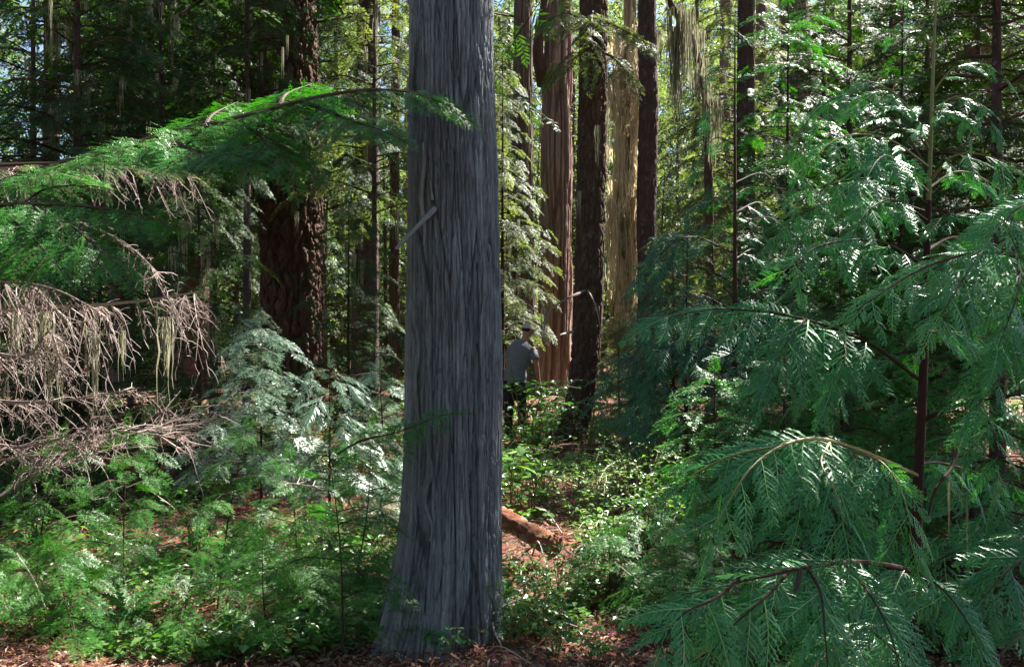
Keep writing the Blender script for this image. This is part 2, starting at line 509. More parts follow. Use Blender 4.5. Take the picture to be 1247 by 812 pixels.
def needle_spray(seed, npair=9, lod=0, flat=0.12):
    """flat hemlock spray, unit length; lod 0 needles, 1 short comb blades, 2 plain blades"""
    r = np.random.default_rng(seed)
    mb = MB()
    up = np.array([0, 0, 1.0])
    ax = lambda t: np.array([t, 0.05 * math.sin(t * 3 + seed), -0.14 * t * t])

    def twig(f, L, dirn, p0, v1):
        d = nrm(dirn); s = nrm(np.cross(up, d))
        e = lambda q: p0 + d * L * q - up * 0.12 * L * q * q
        if lod == 0:
            m = max(4, int(L / 0.03))
            w = 0.004
            mb.add([e(0) - s * w, e(0) + s * w, e(1)], T=[(0, 1, 2)], mat=1, v=0.5)
            for i in range(m):
                q = (i + .5) / m
                nl = 0.05 * r.uniform(0.7, 1.15) * (1.05 - 0.35 * q)
                for sd in (1, -1):
                    dd = nrm(d * 0.45 + s * sd + up * r.normal(0.0, 0.16))
                    p = e(q); h = 0.0085
                    mid = p + dd * nl * .6
                    mb.add([p - d * h * .4, p + d * h * .4, mid + d * h, mid - d * h, p + dd * nl], T=[(3, 2, 4)], Q=[(0, 1, 2, 3)], v=0.30 + 0.35 * q * v1)
            blade(mb, e(1), d, up, 0.05, 0.012, v0=.5, v1=.65)
        elif lod == 1:
            m = max(3, int(L / 0.055))
            for i in range(m):
                q = (i + .5) / m
                for sd in (1, -1):
                    dd = nrm(d * 0.6 + s * sd + up * r.normal(0.0, 0.25))
                    p = e(q); h = 0.02
                    mb.add([p - d * h, p + d * h, p + dd * 0.075 * r.uniform(.7, 1.2)], T=[(0, 1, 2)], v=0.25 + 0.35 * q)
        else:
            blade(mb, p0, d + up * r.normal(0, .15), nrm(up + r.normal(0, .35, 3)), L * 1.05, 0.075, 0.15, v0=0.2, v1=0.6)

    for i in range(npair * 2):
        t = 0.04 + 0.92 * i / (npair * 2 - 1)
        sd = 1 if i % 2 else -1
        L = (0.12 + 0.36 * (1 - t)) * min(1, 0.5 + 3 * t) * r.uniform(0.75, 1.15)
        ang = R_(r.uniform(48, 66))
        d = np.array([math.cos(ang), sd * math.sin(ang), r.normal(-0.05, flat)])
        twig(0, L, d, ax(t), 1)
        if lod < 2 and L > 0.2:
            for s2 in (1, -1):
                a2 = ang + s2 * R_(40)
                twig(0, L * 0.5, np.array([math.cos(a2), sd * math.sin(a2), r.normal(-.05, flat)]), ax(t) + nrm(d) * L * 0.45, 1)
    twig(0, 0.16, np.array([1, 0, -0.25]), ax(0.95), 1)
    path = np.array([ax(t) for t in np.linspace(0, 1, 5)])
    if lod < 2:
        tube(mb, path, np.linspace(0.012, 0.004, 5), 3, mat=1, v=0.5)
    return mb.template()


def leaf4(mb, p, d, n, L, w, mat=0, v=0.5):
    d = nrm(d); s = nrm(np.cross(n, d)); n = nrm(np.cross(d, s))
    q = [p, p + d * L * .45 + s * w * .5 + n * w * .12, p + d * L * .45 - s * w * .5 + n * w * .12, p + d * L * .5 - n * 0.02 * L, p + d * L - n * L * .13,
         p + d * L * .78 + s * w * .3, p + d * L * .78 - s * w * .3]
    mb.add(q, T=[(0, 3, 1), (0, 2, 3), (3, 5, 1), (3, 2, 6), (3, 4, 5), (3, 6, 4)], mat=mat, v=v)


def shrub_mesh(seed, stems=6, H=0.6, spread=0.45, leaf=0.035, nleaf=26, asp=0.55, whorl=False):
    r = np.random.default_rng(seed)
    st, lf = MB(), MB()
    for i in range(stems):
        a = r.uniform(0, 6.28); sp = spread * r.uniform(.2, 1)
        h = H * r.uniform(.55, 1)
        top = np.array([math.cos(a) * sp, math.sin(a) * sp, h])
        path = catmull([[r.normal(0, .02), r.normal(0, .02), -0.06], top * [.35, .35, .55] + r.normal(0, .03, 3), top], 8)
        tube(st, path, np.linspace(.006, .0018, 8) * (H / .6) ** .5, 4, v=r.random())
        T = tangents(path)
        subs = [(path, 2)]
        for k in range(4):
            j = r.integers(2, 7)
            e = path[j] + nrm(np.array([math.cos(a + r.normal(0, 1.2)), math.sin(a + r.normal(0, 1.2)), r.uniform(.1, .7)])) * h * r.uniform(.25, .5)
            sp_ = catmull([path[j], (path[j] + e) / 2 + [0, 0, .03], e], 6)
            tube(st, sp_, np.linspace(.003, .0012, 6), 3, v=r.random())
            subs.append((sp_, 0))
        for (pp, j0) in subs:
            tt = tangents(pp)
            m = nleaf // 5
            for q in range(m):
                f = (q + 0.6) / m if not whorl else 0.8 + 0.2 * r.random()
                ii = f * (len(pp) - 1); i0 = min(int(ii), len(pp) - 2)
                p = pp[i0] + (pp[i0 + 1] - pp[i0]) * (ii - i0)
                if f < 0.25 and j0: continue
                sd = nrm(np.cross(tt[i0], [0, 0, 1])) * (1 if q % 2 else -1)
                if whorl:
                    b = r.uniform(0, 6.28); sd = np.array([math.cos(b), math.sin(b), 0])
                d = nrm(tt[i0] * .5 + sd * .9 + r.normal(0, .25, 3) + [0, 0, -.1])
                L = leaf * r.uniform(.65, 1.2)
                leaf4(lf, p, d, nrm(np.array([0, 0, 1.0]) + r.normal(0, .35, 3)), L, L * asp, v=r.uniform(.25, .8))
    return st, lf


def lichen_tpl(seed, n=16, w=0.05):
    r = np.random.default_rng(seed)
    mb = MB()
    for i in range(n):
        L = r.uniform(.35, 1); a = r.uniform(0, 6.28)
        p = np.array([r.normal(0, .09), r.normal(0, .09), 0.03])
        s = np.array([math.cos(a), math.sin(a), 0])
        pr = None
        k = 6
        V = []
        for j in range(k):
            f = j / (k - 1)
            ww = w * (0.5 + 0.8 * math.sin(min(1, f * 1.3) * 3.1)) * r.uniform(.5, 1.1) * (1 - .6 * f)
            c = p + np.array([r.normal(0, .02), r.normal(0, .02), -L * f]) * [1 + 0, 1, 1]
            V += [c - s * ww * .5, c + s * ww * .5]
        mb.add(V, Q=[(2 * j, 2 * j + 1, 2 * j + 3, 2 * j + 2) for j in range(k - 1)], v=r.uniform(.1, .9))
    return mb.template()


CED = [cedar_frond(i, 10 + i % 3) for i in range(6)]
CEDM = [cedar_frond(10 + i, 9) for i in range(3)]
HEM0 = [needle_spray(i, 8, 0) for i in range(4)]
HEM1 = [needle_spray(20 + i, 7, 1) for i in range(3)]
HEM2 = [needle_spray(30 + i, 8, 2, .2) for i in range(4)]
LICH = [lichen_tpl(i) for i in range(4)]

# ------------------------------------------------------------------ sunlit places: crown sprays that would shade them are left out
LIT = []  # (point, radius)


def lit(px, py, Y, r):
    LIT.append((P(px, py, Y), r))


def keep_mask(pos, size=0.3, near=False):
    k = np.ones(len(pos), bool)
    for p, r in LIT:
        if near and (p[1] > 7.5 or r > .45): continue
        d = pos - p
        s = d @ SUN
        off = np.linalg.norm(d - s[:, None] * SUN, axis=1)
        k &= ~((s > 1.2) & (off < r + size * 0.4))
    return k


def bough(fol, wood, pts, tpls, s0, s1, spacing, r0, ang=52, hang=0.3, up=(0, 0, 1), jit=0.15, t0=0.12, npath=14, v=None, filt=False, wsides=5, mid=1.0, wv=None, rows=1):
    """a branch along pts with flat sprays alternating on both sides"""
    path = catmull(pts, npath)
    if filt and keep_mask(path, s0, filt == 'near')[npath // 3:].mean() < .5:
        return path
    if wood is not None:
        tube(wood, path, np.linspace(r0, r0 * 0.12, npath), wsides, mat=1 if wood is fol else 0, v=random.random() if wv is None else wv)
    seg = np.linalg.norm(np.diff(path, axis=0), axis=1)
    cum = np.concatenate([[0], np.cumsum(seg)]); Lb = cum[-1]
    n = max(2, int(Lb * (1 - t0) / spacing))
    t = t0 + (1 - t0) * (np.arange(n) + rng.uniform(0, .6, n)) / n
    t = np.repeat(t, rows)
    n = len(t)
    s = t * Lb
    p = np.stack([np.interp(s, cum, path[:, k]) for k in range(3)], -1)
    T = tangents(path)
    tg = nrm(np.stack([np.interp(s, cum, T[:, k]) for k in range(3)], -1))
    sd = nrm(np.cross(np.broadcast_to(np.asarray(up, float), tg.shape), tg))
    sgn = np.where(np.arange(n) % 2, 1.0, -1.0)[:, None]
    a = np.radians(ang + rng.normal(0, 8, n))[:, None]
    xd = tg * np.cos(a) + sd * sgn * np.sin(a) + np.array([0, 0, -1.0]) * (hang * rng.uniform(.5, 1.4, n))[:, None]
    env = np.interp(t, [0, t0, t0 + .3 * (1 - t0), 1], [.5 * mid, .6 * mid, 1, 0])
    sc = (s1 + (s0 - s1) * env) * rng.uniform(.8, 1.2, n)
    # terminal spray
    p = np.vstack([p, path[-2:-1]]); xd = np.vstack([xd, (T[-1] + [0, 0, -hang * .5])[None]]); sc = np.append(sc, (s0 + s1) / 2)
    vv = rng.normal(0, .10, len(p)) if v is None else v + rng.normal(0, .08, len(p))
    if filt:
        k = keep_mask(p, s0, filt == 'near')
        p, xd, sc, vv = p[k], xd[k], sc[k], vv[k]
    if len(p) == 0:
        return path
    M = frames(xd, up, sc, jit)
    ch = rng.integers(0, len(tpls), len(p))
    for c in range(len(tpls)):
        q = ch == c
        fol.inst(tpls[c], M[q], p[q], vv[q])
    return path


def crown(fol, wood, axis, z0, z1, nb, Lmax, tpls, s0, s1, spacing, droop=0.35, rise=0.15, filt=False, prof=None, az=None, r0=0.03, hang=0.25, ragged=0.3, jit=.2, lich=None, nl=0, rows=1):
    """whorled boughs up a stem. axis(z) -> point"""
    for i in range(nb):
        f = (i + rng.random()) / nb
        z = z0 + (z1 - z0) * f
        a = i * 2.399 + rng.normal(0, .5)
        if az is not None:
            a = rng.uniform(*az)
        L = Lmax * (prof(f) if prof else (1.02 - 0.85 * f)) * rng.uniform(1 - ragged, 1 + ragged * .5)
        p0 = axis(z)
        h = np.array([math.cos(a), math.sin(a), 0])
        sidev = np.array([-math.sin(a), math.cos(a), 0]) * rng.normal(0, .12) * L
        p1 = p0 + h * L * .5 + [0, 0, rise * L * .5 - droop * L * .12] + sidev
        p2 = p0 + h * L + [0, 0, rise * L * .6 - droop * L] + sidev * 2
        pt = bough(fol, wood, [p0, p1, p2], tpls, s0, s1, spacing, r0 * (L / Lmax) + .004, hang=hang, jit=jit, filt=filt, npath=9, wsides=4, rows=rows)
        if lich is not None and nl:
            for k in range(rng.poisson(nl)):
                q = pt[rng.integers(2, 9)]
                s = rng.uniform(.15, .55)
                lich.inst(LICH[rng.integers(4)], frames([[1, 0, 0]], (0, 0, 1), [s]) * np.array([1, 1, 1.4]), q[None], rng.normal(0, .15, 1))


def ax_fn(pts):
    pts = np.asarray(pts, float)
    return lambda z: np.array([np.interp(z, pts[:, 2], pts[:, 0]), np.interp(z, pts[:, 2], pts[:, 1]), z])


# ================================================================== SETTING
def build_ground():
    u = np.linspace(-1, 1, 261)
    xs = np.sinh(u * 5.2) / math.sinh(5.2) * 300
    w = np.linspace(-1, 1, 321)
    ys = 6 + np.sinh(w * 5.0) / math.sinh(5.0) * 330
    X, Y = np.meshgrid(xs, ys)
    r = np.random.default_rng(5)
    Z = gz(X, Y)
    near = np.exp(-((Y - 7) / 14) ** 2 - (X / 14) ** 2)
    Z = Z + near * (vnoise((X + 40) * 4, (Y + 40) * 4, 400, 3) - 0.5) * 0.05 + near * (vnoise((X + 40) * 1.5, (Y + 40) * 1.5, 200, 4) - .5) * 0.08
    Z = Z + .05 * np.exp(-((X + .34) ** 2 + (Y - 4.5) ** 2) / .42 ** 2)
    mb = MB()
    n, m = X.shape
    i = np.arange(n - 1)[:, None]; j = np.arange(m - 1)[None, :]
    Q = np.stack([i * m + j, i * m + j + 1, (i + 1) * m + j + 1, (i + 1) * m + j], -1).reshape(-1, 4)
    mb.add(np.stack([X, Y, Z], -1).reshape(-1, 3), Q=Q)
    mb.smooth = True
    o = mb.build('forest_floor', 'litter_ground')
    tag(o, 'reddish brown forest floor of needles and rotted wood', kind='structure')


build_ground()


def build_litter():
    r = np.random.default_rng(9)
    n = 90000
    y = 3.6 + 12 * r.random(n) ** 1.5
    x = (r.random(n) * 2 - 1) * (y * .6 + .3)
    L = r.uniform(.012, .05, n) * (1 + .05 * y); w = L * r.uniform(.06, .45, n)
    z = gz(x, y) + r.uniform(.0, .05, n) + .05 * np.exp(-((x + .34) ** 2 + (y - 4.5) ** 2) / .42 ** 2)
    a = r.uniform(0, 6.28, n)
    d = nrm(np.stack([np.cos(a), np.sin(a), r.normal(.05, .3, n)], -1))
    s = nrm(np.cross(np.array([0, 0, 1.0]), d) + r.normal(0, .4, (n, 3)))
    p = np.stack([x, y, z], -1)
    V = np.stack([p - d * L[:, None] * .5, p + s * w[:, None] * .5 + [0, 0, .006], p + d * L[:, None] * .5, p - s * w[:, None] * .5 + [0, 0, .006]], 1).reshape(-1, 3)
    mb = MB()
    mb.add(V, Q=np.arange(n * 4).reshape(n, 4), v=np.repeat(r.uniform(.0, .95, n), 4))
    o = mb.build('leaf_litter', 'litter')
    tag(o, 'fallen brown needles and bark flakes scattered over the floor', kind='stuff')
    # small twigs lying in the litter
    mb = MB()
    for i in range(700):
        yy = 3.7 + 8 * r.random() ** 1.3; xx = (r.random() * 2 - 1) * yy * .58
        a = r.uniform(0, 6.28); L = r.uniform(.05, .28)
        d = np.array([math.cos(a), math.sin(a), 0])
        m = np.array([xx, yy, gz(xx, yy) + .03])
        e = m + d * L; e[2] = gz(e[0], e[1]) + r.uniform(.01, .08)
        tube(mb, catmull([m, (m + e) / 2 + r.normal(0, .02, 3), e], 5), np.linspace(.0035, .0012, 5) * r.uniform(.6, 1.3), 4, v=r.uniform(0, .9))
    o = mb.build('twig_litter', 'litter_twig')
    tag(o, 'small dead twigs strewn over the needle litter', kind='stuff')


build_litter()

# ------------------------------------------------------------------ sunlit spots
for a in [(300, 460, 6.2, .35), (400, 470, 6.2, .4), (455, 490, 6.2, .3), (340, 420, 6.2, .35), (90, 390, 4.9, .35), (170, 370, 4.9, .3), (30, 350, 4.9, .3), (60, 470, 4.9, .25), (130, 215, 4.4, .25),
          (190, 205, 4.4, .2), (20, 205, 4.4, .3), (330, 200, 4.5, .18), (150, 535, 4.8, .15), (40, 545, 4.8, .12), (255, 785, 4.1, .16), (140, 790, 4.1, .12), (20, 775, 4.1, .12), (310, 640, 5.2, .12), (1000, 200, 3.1, .18), (960, 225, 3.0, .15), (1160, 205, 3.1, .2), (1180, 150, 3.0, .15), (1050, 300, 2.9, .15), (1210, 285, 2.8, .15), (860, 560, 2.3, .1), (1090, 600, 2.4, .1), (1140, 340, 3.0, .15), (1030, 150, 3.1, .22), (1085, 190, 3.0, .2), (1000, 250, 3.2, .2), (1110, 270, 3.0, .2), (1230, 230, 3.2, .15), (1060, 400, 2.8, .12), (870, 380, 2.9, .14), (1000, 590, 2.3, .12), (1180, 600, 3.0, .15), (930, 400, 2.9, .12),
          (460, 610, 6.5, .4), (690, 500, 11, .5), (665, 590, 6.2, .35), (740, 610, 7, .5), (660, 700, 5.0, .35), (700, 660, 5.6, .4), (790, 600, 8, .5), (640, 560, 8, .4), (730, 550, 9, .5), (800, 520, 9, .6), (780, 800, 4, .15), (690, 790, 4.1, .15),
          (1085, 130, 3.2, .2), (1130, 240, 3.1, .22), (1000, 190, 3.3, .2), (1060, 240, 3.1, .15), (860, 400, 8, .7), (840, 330, 12, 1.2), (900, 330, 12, 1), (980, 560, 2.5, .12), (1200, 520, 3.4, .2), (740, 470, 10, .5), (200, 172, 4.1, .14), (300, 148, 4.0, .1), (420, 122, 3.9, .12), (500, 112, 3.8, .1), (60, 272, 3.9, .15), (130, 295, 3.6, .12), (30, 240, 4, .1), (260, 450, 6.2, .3), (360, 460, 6.2, .35), (430, 500, 6.3, .3), (800, 430, 8.0, .5), (755, 455, 7.9, .4), (860, 300, 7.6, .35), (900, 180, 7.8, .3), (700, 560, 8.5, .5), (770, 560, 8, .5), (820, 540, 8.5, .5), (650, 620, 6.3, .35), (720, 650, 6.2, .4), (630, 500, 12, .6), (690, 480, 14, .6),
          (765, 250, 24, 2.2), (765, 120, 24, 2.0), (765, 380, 24, 1.5), (676, 200, 21, 1.0), (676, 60, 21, 1.0), (640, 220, 18, 1.2), (840, 80, 14, 1.0), (850, 200, 20, 2.5), (940, 100, 20, 1.5), (560, 200, 20, 2), (460, 60, 16, 1.5), (460, 200, 18, 1.5), (620, 100, 18, 2), (395, 300, 14.8, .35), (395, 120, 14.8, .35), (395, 420, 14.8, .35), (880, 30, 20, 2.5), (420, 40, 14, 1), (700, 60, 12.5, .5), (720, 90, 12.4, .4)]:
    lit(*a)

# ================================================================== TREES
TREES = []
TREES_BY = {}


def tree_root(name, px, Y, label, cat, group=None, x=None):
    xx = (px - CX) / FPX * Y if x is None else x
    return thing(name, (xx, Y, float(gz(xx, Y)) - .03), label, cat, group)


def zrows(z0, za, na, H, nb):
    return np.concatenate([np.linspace(z0, za, na), np.linspace(za, H, nb + 1)[1:]])


# ---- the great grey cedar in front
Y0 = 4.28
mt = tree_root('cedar_tree', 548, Y0, 'huge grey cedar trunk with stringy bark standing in front of everything', 'tree')
K = Y0 / FPX
base_z = float(gz((548 - CX) * K, Y0))
rows = [(830, 537, 86), (780, 539, 79), (740, 542.5, 72.5), (700, 545.5, 67.5), (650, 548.5, 63.5), (600, 550, 61), (500, 551.5, 59.5), (400, 552.5, 58.5), (200, 551.5, 55), (0, 549.5, 51.5)]
pts = [((c - CX) * K, Y0, CAMZ - (py - CY) * K) for py, c, r in rows] + [((552 - CX) * K, Y0 + .05, 6), ((560 - CX) * K, Y0 + .1, 17), ((562 - CX) * K, Y0 + .1, 22)]
rad = [r * K for py, c, r in rows] + [.19, .1, .04]
b = MB()
cedar_axis = trunk(b, pts, rad, zrows(pts[0][2], 3.3, 720, 22, 60), 448, [(17, 2.2, .010, .07), (31, .95, .009, .10), (60, .42, .0075, .15), (118, .13, .0045, .4)], 3,
                   lobes=[(1, math.pi * 1.10, .075, .28), (3, .55, .085, .16), (5, 1.2, .05, .20), (9, .2, .02, .25)], twist=0.012, wob=.36)
tk = b.build('trunk', 'cedar_bark_grey', mt)
b = MB()
# peeled bark strips on the trunk
def strip(px, py0, py1, w, off):
    ys = np.linspace(py0, py1, 14)
    c = np.interp(ys[::-1], [r[0] for r in rows][::-1], [r[1] for r in rows][::-1])[::-1]
    V = []
    for i, y in enumerate(ys):
        zc = CAMZ - (y - CY) * K
        rr = np.interp(zc, [p[2] for p in pts], rad)
        cx = np.interp(zc, [p[2] for p in pts], [p[0] for p in pts])
        xw = (px + off * math.sin(i * .7) - CX) * K
        for s in (-.5, .5):
            dx = xw + s * w * (0.4 + .6 * math.sin(3.14 * (i + .5) / 14)) - cx
            yy = Y0 - math.sqrt(max(0, (rr + .012) ** 2 - dx * dx)) - .006 * math.sin(i * .4)
            V.append((cx + dx, yy, zc))
    b.add(V, Q=[(2 * i, 2 * i + 1, 2 * i + 3, 2 * i + 2) for i in range(13)], v=random.random())
for a in [(512, 395, 520, .022, 2), (527, 540, 640, .018, 5), (520, 180, 300, .02, 2), (575, 380, 520, .012, 2), (548, 430, 470, .012, 1), (590, 300, 520, .014, 2), (505, 60, 150, .016, 2)]:
    strip(*a)
b.build('bark_strips', 'cedar_bark_grey', mt)
b = MB()
tube(b, catmull([P(530, 250, Y0 - .21), P(512, 268, Y0 - .26), P(482, 299, Y0 - .32)], 8), np.linspace(.014, .007, 8), 7, cap=True)
tube(b, catmull([P(527, 240, Y0 - .2), P(524, 215, Y0 - .2)], 4), [.008, .006, .004, .002], 5, cap=True)
b.build('broken_twig', 'grey_twig', mt)


def simple_trunk(root, name, prof, Y, H, mat, nth, nz, lay, seed, lobes=None, dY=None):
    """prof: (photo py, centre px, half width px) from the base up"""
    k = Y / FPX
    pts = [((c - CX) * k, Y, CAMZ - (py - CY) * k) for py, c, r in prof]
    rad = [r * k for py, c, r in prof]
    top = pts[-1]
    lean = np.clip((top[0] - pts[max(0, len(pts) - 3)][0]) / max(.1, top[2] - pts[max(0, len(pts) - 3)][2]), -.12, .12)
    pts += [(top[0] + lean * (H * .5 - top[2]) * .5, Y, (top[2] + H) / 2), (top[0] + lean * (H - top[2]) * .5, Y, H)]
    rad += [rad[-1] * .62, .03]
    b = MB()
    trunk(b, pts, rad, zrows(pts[0][2], top[2] + .3, nz, H, 40), nth, lay, seed, lobes)
    b.build(name, mat, root)
    return ax_fn(pts)


def filt_crown(root, axis, z0, z1, nb, Lmax, leafmat, tpls=HEM2, s=(.75, .45), lich=0, **kw):
    """far sides of the crown above the picture and boughs that hang into it"""
    f, l = MB(), MB()
    w = f
    crown(f, w, axis, z0, z1, nb, Lmax, tpls, s[0], s[1], kw.pop('spacing', .33), filt=kw.pop('filt', True), lich=l, nl=lich, **kw)
    f.build('crown', [leafmat, 'brown_twig'], root)
    if l.n:
        l.build('lichen_fronds', 'lichen', root)


# ---- mid-distance trunks
t = tree_root('fir_tree', 357, 15, 'massive reddish brown furrowed fir trunk left of the grey cedar', 'tree')
ax = simple_trunk(t, 'trunk', [(535, 357, 45), (500, 357, 42), (420, 357, 40), (250, 356, 39), (100, 352, 38.5), (0, 350, 38)], 15, 30, 'fir_bark', 260, 420, [(23, .55, .06, .35), (48, .20, .03, .45), (90, .09, .012, .5)], 21)
filt_crown(t, ax, 5.4, 26, 46, 4.2, 'dark_needle', lich=.7, droop=.45)
TREES.append(t)
t = tree_root('cedar_tree', 676, 21, 'tall pinkish brown cedar trunk with straight ribs behind the hiker', 'tree')
ax = simple_trunk(t, 'trunk', [(500, 673, 27), (470, 674, 24), (430, 675.5, 21.5), (300, 677, 20), (100, 678, 19), (0, 679, 18.5)], 21, 30, 'cedar_bark_red', 160, 200, [(20, 3.5, .075, .35), (44, .8, .015, .4)], 22)
filt_crown(t, ax, 8.0, 27, 40, 3.6, 'far_needle', lich=.5, droop=.4)
b = MB()
tube(b, catmull([P(662, 100, 21), P(655, 60, 20.6), P(660, 20, 20.4), P(668, -30, 20.3)], 10), np.linspace(.16, .07, 10), 8, cap=True)
b.build('side_limb', 'fir_bark', t)
t = tree_root('fir_tree', 712, 12.7, 'dark brown fir with scaly bark and leaning foot beside the ribbed cedar', 'tree')
TREES_BY['dark fir'] = t
ax = simple_trunk(t, 'trunk', [(545, 684, 25), (528, 692, 21), (500, 702, 19), (460, 710, 18), (400, 715, 18.2), (300, 718.5, 18.2), (150, 721, 17.8), (0, 723, 17.5)], 12.7, 27, 'fir_bark_dark', 150, 280, [(17, .28, .024, .35), (38, .10, .01, .4)], 23)
filt_crown(t, ax, 7.0, 24, 50, 4.4, 'hemlock_needle', lich=.6, droop=.42)
f = MB(); w = f
for a_ in ([P(722, 60, 12.5), P(745, 65, 11.7), P(770, 95, 11.3)], [P(712, 75, 12.5), P(700, 60, 11.8), P(670, 90, 11.5)], [P(722, 40, 12.5), P(740, 25, 11.6), P(790, 50, 11.0)], [P(720, 30, 12.4), P(690, 12, 11.6), P(655, 30, 11.2)], [P(722, 10, 12.5), P(720, 30, 11.2), P(718, 80, 10.9)]):
    bough(f, w, a_, HEM1, .55, .3, .12, .02, hang=.35)
f.build('low_bough_foliage', ['far_needle', 'brown_twig'], t)
b = MB()
tube(b, catmull([P(697, 400, 12.4), P(688, 402, 12.1), P(682, 404, 12.0)], 5), np.linspace(.024, .008, 5), 9, cap=True)
b.build('broken_stub', 'bleached_wood', t)
b = MB()
tube(b, catmull([P(712, 350, 12.45), P(690, 360, 11.9), P(672, 372, 11.6), P(660, 392, 11.5)], 8), np.linspace(.02, .008, 8), 5)
tube(b, catmull([P(716, 350, 12.45), P(726, 370, 12.2), P(732, 400, 12.1)], 8), np.linspace(.016, .006, 8), 5)
tube(b, catmull([P(650, 375, 12.2), P(642, 366, 12.0), P(638, 360, 11.9)], 8), np.linspace(.014, .006, 8), 5)
b.build('dead_branch', 'dead_twig', t)
b = MB()
for (px, py, Y, s) in [(663, 372, 11.6, .5), (666, 380, 11.6, .3), (706, 230, 12.3, .4), (738, 120, 12.6, .8), (728, 150, 12.3, .5)]:
    b.inst(LICH[random.randrange(4)], frames([[1, 0, 0]], (0, 0, 1), [s]) * np.array([.5, .5, 1.2]), P(px, py, Y)[None])
b.build('lichen_fronds', 'lichen', t)

t = tree_root('hemlock_tree', 786, 14, 'slim dark straight trunk standing in front of the mossy golden tree', 'tree')
ax = simple_trunk(t, 'trunk', [(515, 778, 13.5), (480, 781, 12.3), (360, 788, 12), (250, 787, 12), (120, 790, 12), (0, 788, 11)], 14, 24, 'hemlock_bark', 100, 220, [(13, .22, .012, .4)], 24)
filt_crown(t, ax, 7.2, 22, 44, 3.8, 'dark_needle', lich=.6, droop=.4)
t = tree_root('maple_tree', 763, 24, 'sunlit golden tree shaggy with moss between two dark trunks', 'tree')
ax = simple_trunk(t, 'trunk', [(470, 761, 16), (380, 761, 14), (280, 762, 12.5), (150, 763, 11), (50, 765, 9), (0, 767, 8)], 24, 18, 'mossy_bark', 110, 160, [(11, 1.1, .10, .5)], 25)
b, w = MB(), MB()
for i in range(260):
    z = rng.uniform(1.0, 10)
    a_ = rng.uniform(0, 6.28)
    p = ax(z) + np.array([math.cos(a_), math.sin(a_), 0]) * rng.uniform(.26, .5)
    b.inst(LICH[i % 4], frames([[math.cos(a_ * 3), math.sin(a_ * 3), 0]], (0, 0, 1), [rng.uniform(.3, 1.0)]) * np.array([1.1, 1.1, rng.uniform(.7, 1.5)]), p[None], rng.normal(0, .3, 1))
for (c, d, e, r0) in [((764, 300), (776, 270), (783, 240), .09), ((762, 200), (750, 140), (735, 80), .1), ((764, 190), (778, 130), (785, 60), .1), ((763, 330), (750, 290), (744, 240), .07)]:
    pt = catmull([P(*c, 24), P(*d, 23.4), P(*e, 23)], 9)
    tube(w, pt, np.linspace(r0, .05, 9), 6)
    for k in range(14):
        b.inst(LICH[k % 4], frames([[1, 0, 0]], (0, 0, 1), [rng.uniform(.5, 1.2)]) * np.array([1, 1, 1.5]), pt[rng.integers(0, 9)][None], rng.normal(0, .2, 1))
w.build('branches', 'mossy_bark', t)
b.build('moss_fronds', 'old_bark_moss', t)

t = tree_root('cedar_tree', 638, 22.5, 'shaded grey brown cedar trunk half hidden behind the ribbed cedar', 'tree')
ax = simple_trunk(t, 'trunk', [(500, 634, 22), (420, 634, 19), (300, 635, 16), (150, 636, 13), (0, 637, 11)], 22.5, 26, 'far_bark', 120, 160, [(18, 1.4, .04, .35)], 26)
filt_crown(t, ax, 9, 24, 34, 3.4, 'far_needle', droop=.4)

